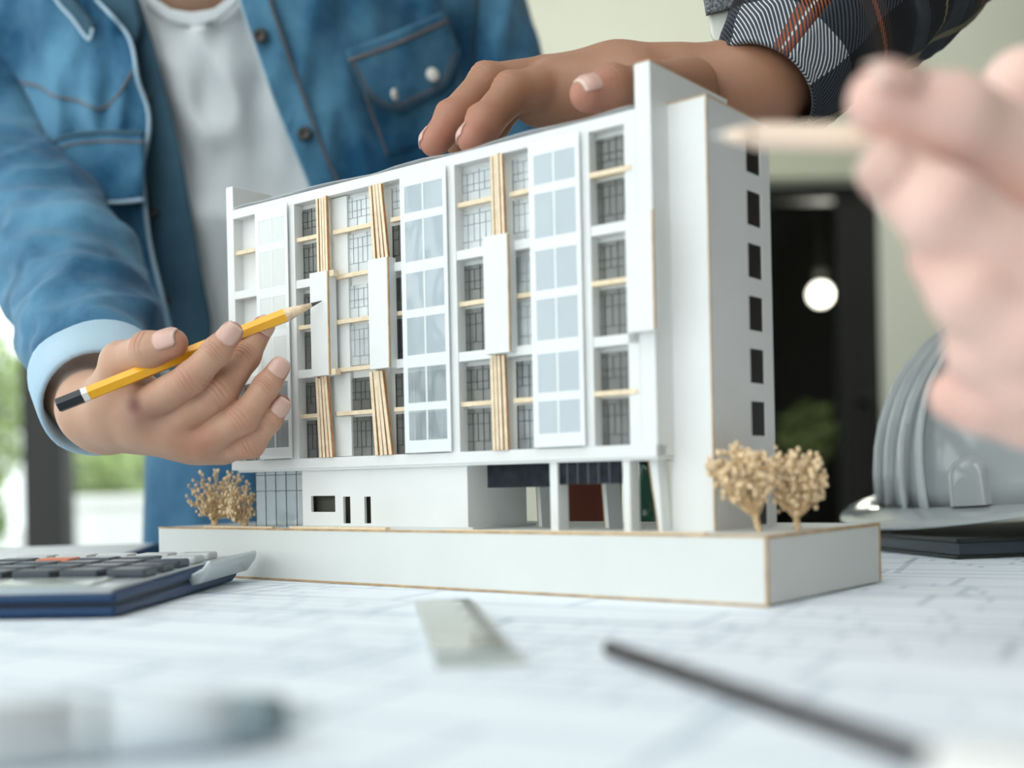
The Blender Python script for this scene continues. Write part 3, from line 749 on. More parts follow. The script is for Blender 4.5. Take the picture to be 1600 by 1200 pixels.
M['denim_dark'] = denim('denim_inner_side', (0.035, 0.085, 0.125), (0.06, 0.13, 0.18))
M['denim_pale'] = denim('turned_denim_cuff', (0.34, 0.50, 0.62), (0.46, 0.60, 0.70))
M['jeans'] = denim('jeans_denim', (0.04, 0.13, 0.24), (0.10, 0.24, 0.38), 0.55)
M['tee'] = mat('white_cotton', (0.62, 0.65, 0.66), 0.9, 0.1, bump=0.15, bscale=900)
M['stitch'] = mat('seam_thread', (0.20, 0.15, 0.13), 0.8, 0.2)
M['seam_light'] = mat('worn_seam_edge', (0.42, 0.56, 0.66), 0.85, 0.1)
M['button_dark'] = mat('dark_metal_button', (0.03, 0.028, 0.025), 0.3, 0.6, metal=0.6)
M['button_pearl'] = mat('pearl_snap', (0.75, 0.72, 0.66), 0.2, 0.7)

def fold_verts(o, amp, fx, seed, axis=None):
    """pushes a cloth surface in and out along its normals with stretched noise"""
    me = o.data; n = len(me.vertices)
    co = np.empty(n*3); me.vertices.foreach_get('co', co); co = co.reshape(-1, 3)
    no = np.empty(n*3); me.vertices.foreach_get('normal', no); no = no.reshape(-1, 3)
    q = co*np.array(fx)+seed
    d = np.array([1-2*abs(mnoise.noise(Vector(p)))+0.5*mnoise.noise(Vector(p*2.3)) for p in q])
    co = co+no*(amp*(d-0.6))[:, None]
    me.vertices.foreach_set('co', co.ravel()); me.update()

def nail(parent, dip, tip, r, dorsal, ln=0.0105, wid=1.02, back=0.004, tipm=True):
    """a fingernail lying on the last joint of a finger"""
    ax = (tip-dip).normalized(); dn = dorsal-ax*dorsal.dot(ax); dn.normalize(); sd_ = ax.cross(dn)
    c = tip+ax*(r*0.72); vs = []; fs = []; nu, nv = 10, 9
    for i in range(nv+1):
        f = i/nv                       # 0 at the free edge, 1 at the root
        x = -ln*f
        w = wid*(0.92 if f < 0.75 else 0.92*math.sqrt(max(0.02, 1-((f-0.75)/0.27)**2)))*(1.0 if f > 0.12 else 0.86+1.1*f)
        for j in range(nu+1):
            g = -1+2*j/nu; a = g*w
            rr = r*(1.0 if f > 0.4 else 1.0-0.28*(0.4-f)**1.4/0.277)+0.0005
            p = c+ax*x+dn*(rr*math.cos(a))+sd_*(rr*math.sin(a)*0.96)
            vs.append(p)
    for i in range(nv):
        for j in range(nu):
            k = i*(nu+1)+j; fs.append((k, k+1, k+nu+2, k+nu+1))
    o = pyd('fingernail', vs, fs, M['nail'], parent, True); o.data.materials.append(M['nail_tip'])
    for i in range(nu): o.data.polygons[i].material_index = 1 if tipm else 0
    s = o.modifiers.new('thick', 'SOLIDIFY'); s.thickness = 0.0007; s.offset = 0
    return o

def make_body(parts, h, k, name, m, parent, joints=(), bruise=None, redpts=(), fing=0.0015):
    """parts: list of (points, radii, blend); joints: (point, axis, dorsal, size) for knuckle creases"""
    allp = np.array([p for pts, rs, kk in parts for p in pts]); mr = max(max(rs) for _, rs, _ in parts)
    s = Sdf(allp.min(0)-mr-4*h-0.004, allp.max(0)+mr+4*h+0.004, h)
    for pts, rs, kk in parts:
        if kk >= 0.008 or not fing: s.chain([np.array(p) for p in pts], rs, kk)
    for pts, rs, kk in parts:
        if kk < 0.008 and fing:          # a finger: soft along its own joints, only a thin web to its neighbours
            q = Sdf(s.lo, s.lo+(s.n-1.5)*h, h)
            q.chain([np.array(p) for p in pts], rs, kk)
            hh = np.maximum(fing-np.abs(q.d-s.d), 0)/fing
            s.d = np.minimum(q.d, s.d)-hh*hh*fing*0.25
    pos, fa = s.mesh(2)
    # creases
    crease = np.zeros(len(pos))
    for (p, ax, dn, sz) in joints:
        p = np.array(p); ax = np.array(ax.normalized()); dn = np.array(dn); dn = dn-ax*(dn@ax); dn /= np.linalg.norm(dn)
        q = pos-p; a = q@ax; dd = q@dn; rad = np.linalg.norm(q-a[:, None]*ax, axis=1)
        m_ = (np.abs(a) < sz*1.3) & (rad < sz*1.7) & (dd > 0)
        w = np.clip(dd/np.maximum(rad, 1e-5), 0, 1)**1.5
        side = q@np.cross(ax, dn)
        dep = np.zeros(len(pos))
        for c, g in ((-0.42, 0.7), (-0.12, 1.0), (0.16, 1.0), (0.45, 0.7)):
            cc = c*sz+0.10*sz*np.cos(side/sz*3)
            dep += g*np.exp(-((a-cc)/0.00055)**2)
        push = 0.00085*dep*w; crease = np.maximum(crease, np.where(m_, 0.75*np.minimum(dep, 1)*w, 0))
        bulge = 0.0010*np.exp(-(a/(sz*0.6))**2)*w
        pos[m_] -= (dn[None, :]*(push-bulge)[:, None])[m_]
    tone = np.zeros(len(pos)); br = np.zeros(len(pos))
    for p, r in redpts:
        tone = np.maximum(tone, np.exp(-(np.linalg.norm(pos-np.array(p), axis=1)/r)**2))
    tone = np.maximum(tone, crease)
    if bruise:
        for p, r, w in bruise: br = np.maximum(br, w*np.exp(-(np.linalg.norm(pos-np.array(p), axis=1)/r)**2))
    o = np_mesh(name, pos, fa, m, parent)
    paint(o, tone, 'tone'); paint(o, br, 'bruise')
    return o

# ------------------------------------------------------------------ person in the denim shirt
def person(name, loc, label): return thing(name, loc, label, 'person')
pa = person('person', (0, 0, 0), 'person in open blue denim shirt pointing at the model with a yellow pencil')
DN = Vector((0, -1, 0))
# right hand: pixel position and depth of each joint, radius in metres
idx = [P(228, 637, .592), P(300, 590, .573), P(338, 549, .570), P(362, 520, .571)]
mid = [P(272, 668, .595), P(346, 612, .582), P(385, 557, .590), P(411, 510, .597)]
rin = [P(318, 690, .596), P(381, 653, .582), P(416, 604, .583), P(436, 575, .587)]
lit = [P(350, 699, .604), P(392, 695, .592), P(422, 656, .589), P(439, 631, .589)]
thb = [P(184, 618, .612), P(192, 568, .596), P(234, 547, .580), P(271, 536, .574)]
wri = P(150, 640, .630)
hand_parts = [
    (idx, [.0100, .0078, .0068, .0056], .003), (mid, [.0098, .0080, .0068, .0056], .003), (rin, [.0092, .0075, .0065, .0055], .003), (lit, [.0082, .0066, .0057, .0048], .003),
    (thb, [.0130, .0108, .0086, .0071], .004),
    ([wri, P(185, 640, .610), idx[0]], [.0150, .0135, .0108], .012), ([wri, mid[0]], [.0150, .0105], .010), ([wri, rin[0]], [.0150, .0098], .010), ([P(165, 662, .635), lit[0]], [.0125, .0088], .010),
    ([P(180, 640, .620), thb[1]], [.0150, .0115], .012), ([P(230, 660, .603), P(300, 684, .603)], [.0110, .0105], .010),
    ([P(215, 610, .615), P(262, 632, .605)], [.0080, .0075], .010),
    ([wri, P(142, 612, .668), P(128, 520, .745)], [.0180, .0240, .0330], .010), ([P(168, 670, .636), P(160, 640, .670)], [.0115, .0170], .010)]
dors = Vector((-0.35, -0.85, -0.25))
jn = []
for f, sz in ((idx, .0085), (mid, .0088), (rin, .0080), (lit, .0070)):
    jn.append((f[1], f[2]-f[0], dors, sz)); jn.append((f[2], f[3]-f[1], dors, sz*0.7))
jn.append((thb[2], thb[3]-thb[1], Vector((0, -0.8, 0.6)), .0085))
red = [(f[1], .008) for f in (idx, mid, rin, lit)]+[(f[3], .009) for f in (idx, mid, rin, lit, thb)]+[(P(300, 690, .58), .012)]
hand_a = make_body(hand_parts, .00062, .004, 'body', M['skin_a'], pa, jn,
                   [(P(213, 633, .583), .0058, 1.0), (P(226, 648, .584), .0110, 0.50), (P(178, 690, .625), .0035, 0.6)], red)
nail(hand_a, idx[2], idx[3], .0059, Vector((0.35, -0.85, 0.30)), .0110)
nail(hand_a, mid[2], mid[3], .0059, Vector((0.35, -0.90, -0.25)), .0105)
nail(hand_a, rin[2], rin[3], .0057, Vector((0.30, -0.95, 0.10)), .0105)
nail(hand_a, lit[2], lit[3], .0050, Vector((0.55, -0.80, 0.10)), .0095)
nail(hand_a, thb[2], thb[3], .0074, Vector((0.10, -0.88, 0.46)), .0120)
# chest and neck, coarse, hidden by the clothes below the collar
nk = make_body([([P(300, -190, .965), P(300, -20, .972)], [.052, .056], .03), ([P(300, 60, 1.03), P(310, 300, 1.06)], [.085, .10], .04),
                ([P(300, 50, 1.05), P(-40, 25, 1.03), P(-33, 130, .992), P(0, 260, .965), P(80, 370, .885), P(130, 520, .748)], [.060, .044, .040, .036, .034, .034], .03),
                ([P(300, 50, 1.05), P(690, 30, 1.05), P(758, 100, 1.035), P(740, 400, 1.015)], [.065, .040, .034, .032], .03)], .006, .03, 'chest', M['skin_a'], pa)
for o2 in (nk,):        # chest, neck and arms join the hand as one body mesh
    me = hand_a.data; me2 = o2.data
    n1, n2 = len(me.vertices), len(me2.vertices)
    c1 = np.empty(n1*3); me.vertices.foreach_get('co', c1); c2 = np.empty(n2*3); me2.vertices.foreach_get('co', c2)
    f1 = np.array([p.vertices[:] for p in me.polygons]); f2 = np.array([p.vertices[:] for p in me2.polygons])
    def att(m_, nm, n):
        a = np.empty(n, dtype=np.float32); m_.attributes[nm].data.foreach_get('value', a); return a
    tone = np.concatenate([att(me, 'tone', n1), att(me2, 'tone', n2)]); brs = np.concatenate([att(me, 'bruise', n1), att(me2, 'bruise', n2)])
    kids = list(hand_a.children)
    o3 = np_mesh('body', np.concatenate([c1, c2]).reshape(-1, 3), np.concatenate([f1, f2+n1]), M['skin_a'], pa)
    paint(o3, tone, 'tone'); paint(o3, brs, 'bruise')
    for kd in kids: kd.parent = o3
    bpy.data.objects.remove(hand_a); bpy.data.objects.remove(nk); o3.name = 'body'; hand_a = o3

# --- clothes: surfaces spanned between two outlines over the curved front of the body
def Zt(u, v):
    a = (u-330)/430.0
    return 0.872+0.085*a*a+0.02*abs(a)**4+0.00010*max(v, 0)+0.00004*min(v, 0)
def resample(pl, n):
    pl = [Vector((a, b, 0)) for a, b in pl]; L = [0]
    for i in range(1, len(pl)): L.append(L[-1]+(pl[i]-pl[i-1]).length)
    out = []
    for i in range(n+1):
        d = L[-1]*i/n; k = 1
        while k < len(L)-1 and L[k] < d: k += 1
        t = (d-L[k-1])/max(L[k]-L[k-1], 1e-9); out.append(pl[k-1].lerp(pl[k], t))
    return out
def cloth(name, e1, e2, off, m, parent, n1=40, n2=30, amp=0.004, seed=0.0, thick=0.0016, fx=(1/70, 1/150), zf=Zt, bulge=0.0):
    a = resample(e1, n1); b = resample(e2, n1); vs = []; fs = []
    for i in range(n1+1):
        for j in range(n2+1):
            t = j/n2; q = a[i].lerp(b[i], t)
            f = 1-2*abs(mnoise.noise(Vector((q.x*fx[0]+seed, q.y*fx[1], seed*1.7))))
            f += 0.4*mnoise.noise(Vector((q.x*fx[0]*2.6, q.y*fx[1]*2.2+seed, 4.2)))
            z = zf(q.x, q.y)+off-amp*(f-0.6)-bulge*math.sin(math.pi*t)*max(0.0, math.sin(math.pi*i/n1))**0.5
            vs.append(P(q.x, q.y, z))
    for i in range(n1):
        for j in range(n2):
            k = i*(n2+1)+j; fs.append((k, k+1, k+n2+2, k+n2+1))
    o = pyd(name, vs, fs, m, parent, True)
    s = o.modifiers.new('thick', 'SOLIDIFY'); s.thickness = thick; s.offset = 0
    return o
def seam(name, pts, off, m, parent, r=0.0008, zf=Zt, n=6, flat=None, amp=0.004, seed=0.0, fx=(1/70, 1/150)):
    q = crv([(a, b, 0) for a, b in pts], n); ps = []
    for p in q:
        f = 1-2*abs(mnoise.noise(Vector((p.x*fx[0]+seed, p.y*fx[1], seed*1.7))))
        f += 0.4*mnoise.noise(Vector((p.x*fx[0]*2.6, p.y*fx[1]*2.2+seed, 4.2)))
        ps.append(P(p.x, p.y, zf(p.x, p.y)+off-amp*(f-0.6)))
    return MB().tube(ps, r, 6).build(name, m, parent, True)

# white tee
tee_l = [(196, -40), (205, 30), (232, 120), (250, 260), (262, 400), (270, 560)]
tee_r = [(420, -40), (430, 30), (470, 120), (510, 260), (540, 400), (560, 560)]
neckl = [(205, -60), (232, 8), (262, 32), (300, 42), (338, 33), (368, 8), (402, -60)]
cloth('tee_shirt', neckl, [(180, 560), (230, 560), (290, 560), (350, 560), (420, 560), (500, 560), (590, 560)], 0.028, M['tee'], pa, 44, 44, 0.012, 3.1, fx=(1/110, 1/170))
cloth('tee_collar', [(214, -60), (238, -6), (266, 14), (300, 20), (334, 15), (362, -6), (394, -60)], neckl, 0.025, M['tee'], pa, 30, 5, 0.001, 3.1, thick=0.003)
# shirt, open down the front
edge_l = [(100, -60), (150, 0), (192, 44), (207, 75), (216, 126), (231, 171), (232, 210), (224, 255), (225, 300), (235, 385), (258, 480), (275, 560)]
in_l = [(190, -60), (214, -10), (237, 60), (264, 162), (286, 255), (303, 357), (318, 440), (330, 500), (330, 560)]
edge_r = [(368, -60), (375, 0), (399, 72), (429, 159), (459, 234), (482, 290), (520, 400), (560, 560)]
sh_l = [(-130, -60), (-90, 20), (-10, 72), (33, 130), (55, 172), (75, 216), (90, 255), (114, 297), (137, 330), (162, 365), (195, 420), (225, 470), (255, 560)]
shl = cloth('shirt_front', sh_l, edge_l, -0.004, M['denim'], pa, 60, 40, 0.010, 1.4, fx=(1/55, 1/170))
cloth('shirt_facing', edge_l[1:], in_l[1:], 0.012, M['denim_dark'], shl, 50, 8, 0.002, 1.4)
seam('hem_edge', edge_l[1:], -0.0065, M['seam_light'], shl, 0.0016, amp=0.010, seed=1.4, fx=(1/55, 1/170))
shr = cloth('shirt_front', edge_r, [(760, -60), (748, 0), (742, 80), (735, 200), (725, 300), (715, 420), (700, 560)], -0.004, M['denim'], pa, 60, 40, 0.009, 5.2, fx=(1/75, 1/230))
plk = [(414, -60), (422, 0), (446, 72), (484, 178), (512, 250), (530, 290), (566, 400), (605, 560)]
cloth('button_placket', edge_r, plk, -0.0075, M['denim'], shr, 50, 6, 0.003, 5.2, thick=0.003)
seam('placket_seam', plk, -0.0095, M['stitch'], shr, 0.0007, amp=0.003, seed=5.2)
seam('hem_edge', edge_r, -0.0085, M['seam_light'], shr, 0.0010, amp=0.003, seed=5.2)
for (u, v) in ((407, 56), (476, 209)):
    p = P(u, v, Zt(u, v)-0.0115)
    MB().lathe([(0.0035, 0.002), (0.0052, 0.0012), (0.0058, 0), (0.0052, -0.0012), (0.0030, -0.0016), (0.0022, -0.0008)], 16).build('button', M['button_dark'], shr, True).matrix_local = Matrix.Translation(p) @ Matrix.Rotation(math.radians(90), 4, 'X') @ Matrix.Scale(-1, 4, (0, 0, 1))
for (u, v) in ((229, 155), (240, 333), (258, 470)):
    p = P(u, v, Zt(u, v)+0.006)
    MB().lathe([(0.0030, 0.001), (0.0042, 0), (0.0030, -0.001)], 14).build('button', M['button_dark'], shl, True).matrix_local = Matrix.Translation(p) @ Matrix.Rotation(math.radians(90), 4, 'X')
# pocket with flap, on the right of the picture
fl_t = [(541, 79), (590, 60), (640, 40), (692, 19)]
fl_b = [(546, 97), (560, 122), (577, 153), (600, 168), (619, 172), (650, 158), (694, 134), (708, 106), (717, 80)]
cloth('pocket', [(552, 100), (600, 85), (700, 40)], [(608, 245), (660, 225), (735, 190)], -0.0085, M['denim'], shr, 20, 16, 0.003, 5.2)
flp = cloth('pocket_flap', fl_t, fl_b, -0.0135, M['denim'], shr, 26, 14, 0.003, 5.2, thick=0.003)
seam('flap_stitch', fl_b, -0.0150, M['denim_dark'], flp, 0.0013, amp=0.003, seed=5.2)
seam('flap_stitch', [(a+(625-a)*0.08, b+(100-b)*0.10) for a, b in fl_b], -0.0155, M['stitch'], flp, 0.0006, amp=0.003, seed=5.2)
seam('flap_stitch', [(545, 95), (600, 76), (650, 55), (700, 32)], -0.0152, M['stitch'], flp, 0.0012, amp=0.003, seed=5.2)
seam('pocket_stitch', [(562, 122), (580, 175), (606, 244)], -0.0105, M['stitch'], shr, 0.0007, amp=0.003, seed=5.2)
def snap(u, v, off, par, r=0.0050, turn=0):
    p = P(u, v, Zt(u, v)+off)
    o = MB().lathe([(r*0.9, 0.0012), (r, 0.0004), (r*0.92, -0.0006), (r*0.6, -0.0016), (r*0.2, -0.0021)], 18).build('snap_button', M['button_pearl'], par, True)
    o.matrix_local = Matrix.Translation(p) @ Matrix.Rotation(math.radians(turn), 4, 'Z') @ Matrix.Rotation(math.radians(-90), 4, 'X') @ Matrix.Scale(-1, 4, (0, 0, 1)) @ Matrix.Diagonal((1, 1, 1, 1))
snap(676, 117, -0.0165, flp, 0.0056, 25); snap(617, 148, -0.0165, flp, 0.0048, 60)
# pocket, on the left of the picture
pt = [(75, 226), (110, 212), (160, 207), (226, 208)]
pb = [(90, 252), (104, 285), (128, 322), (150, 318), (190, 316), (224, 312)]
pk = cloth('pocket', pt, pb, -0.0145, M['denim'], shl, 22, 14, 0.004, 1.4, thick=0.003)
seam('pocket_stitch', pt, -0.0165, M['denim_dark'], pk, 0.0016, amp=0.004, seed=1.4)
seam('pocket_stitch', [(a, b+14) for a, b in pt], -0.0165, M['stitch'], pk, 0.0008, amp=0.004, seed=1.4)
seam('pocket_stitch', [(78, 228)]+pb, -0.0165, M['seam_light'], pk, 0.0016, amp=0.004, seed=1.4)
snap(140, 301, -0.019, pk, 0.0056, -10)
seam('yoke_seam', [(33, 129), (60, 135), (84, 150), (120, 157), (156, 171), (185, 148), (207, 111)], -0.0060, M['stitch'], shl, 0.0009, amp=0.010, seed=1.4, fx=(1/55, 1/170))
# collar
cl = cloth('collar', [(60, -60), (88, 0), (112, 28), (134, 58), (141, 60)], [(108, -60), (116, 0), (132, 20), (144, 34), (147, 42)], -0.016, M['denim_dark'], shl, 20, 8, 0.001, 1.4, thick=0.004)
seam('collar_edge', [(60, -60), (88, 0), (112, 28), (134, 58), (141, 60), (145, 44)], -0.019, M['seam_light'], cl, 0.0014, amp=0.001, seed=1.4)
cloth('collar', [(112, -60), (118, 0), (136, 20), (152, 34), (178, 40), (196, 50)], [(190, -60), (205, -10), (214, 10), (220, 40), (216, 60), (207, 72)], 0.004, M['denim_dark'], shl, 20, 8, 0.001, 1.4, thick=0.003)
# back of the shirt
cloth('shirt_back', [(-130, -60), (-60, 100), (30, 250), (130, 400), (190, 560)], [(790, -60), (770, 100), (720, 560)], 0.0, M['denim'], pa, 20, 24, 0.004, 2.0, zf=lambda u, v: 1.15-0.15*((u-330)/460)**2)
# jeans
def Zj(u, v): return 0.965+0.06*((u-390)/180)**2
cloth('jeans', [(236, 380), (232, 560), (228, 700), (222, 900)], [(560, 380), (575, 560), (590, 700), (600, 900)], 0.0, M['jeans'], pa, 40, 30, 0.010, 8.0, zf=Zj)
# sleeves
def sleeve(pts, rs, seed, amp, fx, m=None):
    allp = np.array(pts); mr = max(rs); h = 0.0034
    s = Sdf(allp.min(0)-mr-0.02, allp.max(0)+mr+0.02, h)
    s.chain([np.array(p) for p in pts], rs, 0.02)
    pos, fa = s.mesh(1)
    o = np_mesh('sleeve', pos, fa, m or M['denim'], pa)
    fold_verts(o, amp, fx, seed)
    return o
s1 = sleeve([P(-70, -90, 1.0), P(-35, 110, .990), P(-8, 250, .965), P(64, 350, .895), P(112, 430, .825), P(143, 520, .750), P(157, 585, .685)],
            [.070, .058, .050, .0475, .0455, .0405, .0335], 3.7, 0.0062, (16, 16, 30))
c0 = P(158, 607, .660); ax = (P(188, 672, .636)-P(146, 545, .690)).normalized()
vs = []; fs = []; n = 40
prof = [(-0.016, 0.0360), (-0.006, 0.0375), (0.006, 0.0375), (0.0135, 0.0368), (0.0150, 0.0352), (0.0135, 0.0335), (-0.016, 0.0325)]
up = ax.orthogonal().normalized(); sv = ax.cross(up)
for d, r in prof:
    for j in range(n):
        a = 2*math.pi*j/n; rr = r*(1+0.03*math.sin(3*a+d*80)+0.02*mnoise.noise((a*2, d*60, 2)))
        vs.append(c0+ax*d+up*(rr*math.cos(a))+sv*(rr*math.sin(a)))
for i in range(len(prof)-1):
    for j in range(n): fs.append((i*n+j, i*n+(j+1) % n, (i+1)*n+(j+1) % n, (i+1)*n+j))
pyd('sleeve_cuff', vs, fs, M['denim_pale'], s1, True)
s2 = sleeve([P(690, -100, 1.035), P(730, 0, 1.035), P(758, 90, 1.035), P(768, 180, 1.03), P(750, 330, 1.02), P(730, 480, 1.0)], [.056, .046, .0425, .042, .042, .040], 6.1, 0.005, (20, 20, 14))
seam('sleeve_seam', [(75, 216), (87, 249), (100, 275), (114, 297), (135, 327), (162, 380), (195, 430)], -0.016, M['denim_dark'], shl, 0.0018, amp=0.003, seed=1.4)

# ------------------------------------------------------------------ yellow pencil in that hand
M['yellow'] = mat('yellow_lacquer', (0.92, 0.45, 0.015), 0.3, 0.5)
M['black'] = mat('black_lacquer', (0.018, 0.022, 0.028), 0.35, 0.5)
M['white'] = mat('white_band', (0.80, 0.80, 0.78), 0.4, 0.4)
M['natural'] = mat('natural_wood_barrel', (0.86, 0.68, 0.54), 0.5, 0.3)
M['bare'] = mat('sharpened_wood', (0.78, 0.60, 0.42), 0.7, 0.2, vary=0.15, vscale=400)
M['lead'] = mat('graphite', (0.05, 0.05, 0.055), 0.4, 0.5)
def pencil(a, b, r, label, name='pencil', body='yellow', end='black', band='white', cone=0.020, cat='pencil', turn=0.2, bare='bare', lead='lead', endlen=0.013):
    """a is the blunt end, b the point"""
    t = thing(name, a, label, cat)
    ax = (b-a).normalized(); L = (b-a).length; u = ax.orthogonal().normalized(); w = ax.cross(u)
    def ring(d, rr, n=6, ph=turn): return [ax*d+u*(rr*math.cos(2*math.pi*j/n+ph))+w*(rr*math.sin(2*math.pi*j/n+ph)) for j in range(n)]
    def loft(nm, rings, m, smooth=False):
        n = len(rings[0]); vs = [p for r_ in rings for p in r_]; fs = []
        for i in range(len(rings)-1):
            for j in range(n): fs.append((i*n+j, i*n+(j+1) % n, (i+1)*n+(j+1) % n, (i+1)*n+j))
        fs.append(tuple(reversed(range(n)))); fs.append(tuple((len(rings)-1)*n+j for j in range(n)))
        return pyd(nm, vs, fs, M[m], t, smooth)
    s0 = 0
    if end:
        loft('end_cap', [ring(0, r*0.93), ring(0.0006, r*1.01), ring(endlen, r*1.01)], end)
        loft('end_band', [ring(endlen, r*1.03), ring(endlen+0.003, r*1.03)], band); s0 = endlen+0.003
    loft('barrel', [ring(s0, r), ring(L-cone, r)], body)
    if cone > 0:
        loft('sharpened_tip', [ring(L-cone, r*0.99, 12), ring(L-cone*0.28, r*0.30, 12)], bare, True)
        loft('lead', [ring(L-cone*0.285, r*0.30, 12), ring(L-0.0004, r*0.06, 12), ring(L, r*0.01, 12)], lead, True)
    return t
pencil(P(90, 634, .574), P(503, 470, .5955), 0.0037, 'yellow hexagonal pencil with black end held in hand, pointing at the model facade')

# ------------------------------------------------------------------ person in the plaid shirt: hand lying on the model roof
pb_ = person('person', (0, 0, 0), 'person in dark plaid shirt resting one hand on the roof of the model')
bi = [P(868, 132, .600), P(800, 146, .588), P(757, 192, .571), P(737, 217, .562)]
bm = [P(852, 124, .616), P(762, 131, .604), P(708, 186, .588), P(679, 222, .579)]
br_ = [P(860, 128, .630), P(780, 140, .628), P(735, 190, .618), P(715, 222, .612)]
bl_ = [P(880, 135, .642), P(810, 150, .645), P(775, 195, .640), P(760, 222, .636)]
bt = [P(1075, 138, .575), P(1010, 136, .545), P(955, 140, .530), P(918, 147, .523)]
bw_ = P(1140, 140, .604)
bp_ = [(bi, [.0122, .0098, .0086, .0072], .004), (bm, [.0120, .0100, .0088, .0074], .004), (br_, [.0115, .0095, .0082, .0070], .004), (bl_, [.0105, .0085, .0072, .0062], .004),
       (bt, [.0150, .0108, .0092, .0080], .007),
       ([bw_, P(985, 128, .598), bi[0]], [.0190, .0150, .0125], .012), ([bw_, P(960, 122, .612), bm[0]], [.0185, .0155, .0120], .012),
       ([P(1130, 140, .615), P(970, 128, .625), br_[0]], [.0170, .0140, .0110], .012), ([P(1130, 145, .622), bl_[0]], [.0160, .0105], .012),
       ([P(1040, 120, .605), P(1060, 118, .600)], [.0110, .0110], .012), ([P(862, 152, .606), P(1000, 148, .590)], [.0105, .0135], .012), ([P(830, 150, .625), P(990, 150, .610)], [.0100, .0130], .012), ([P(838, 168, .618), P(1000, 165, .605)], [.0085, .0130], .012),
       ([bw_, P(1185, 138, .604), P(1260, 90, .625), P(1330, 40, .66)], [.0190, .0210, .0260, .0300], .014)]
bj = [(bi[1], bi[2]-bi[0], Vector((-.5, -.2, .8)), .0090), (bm[1], bm[2]-bm[0], Vector((-.5, -.2, .8)), .0090), (bi[2], bi[3]-bi[1], Vector((-.8, -.3, .4)), .0060),
      (bm[2], bm[3]-bm[1], Vector((-.8, -.3, .4)), .0060), (bt[2], bt[3]-bt[1], Vector((0, -.4, .9)), .0085)]
hand_b = make_body(bp_, .0010, .004, 'body', M['skin_b'], pb_, bj, None, [(f[3], .013) for f in (bi, bm, bt)]+[(f[2], .009) for f in (bi, bm)])
nail(hand_b, bt[2], bt[3], .0078, Vector((0.05, -0.75, 0.75)), .0115)
nail(hand_b, bi[2], bi[3], .0071, Vector((-0.85, -0.10, 0.35)), .0095, 0.8, tipm=False)
nail(hand_b, bm[2], bm[3], .0073, Vector((-0.85, 0.05, 0.40)), .0095, 0.8, tipm=False)
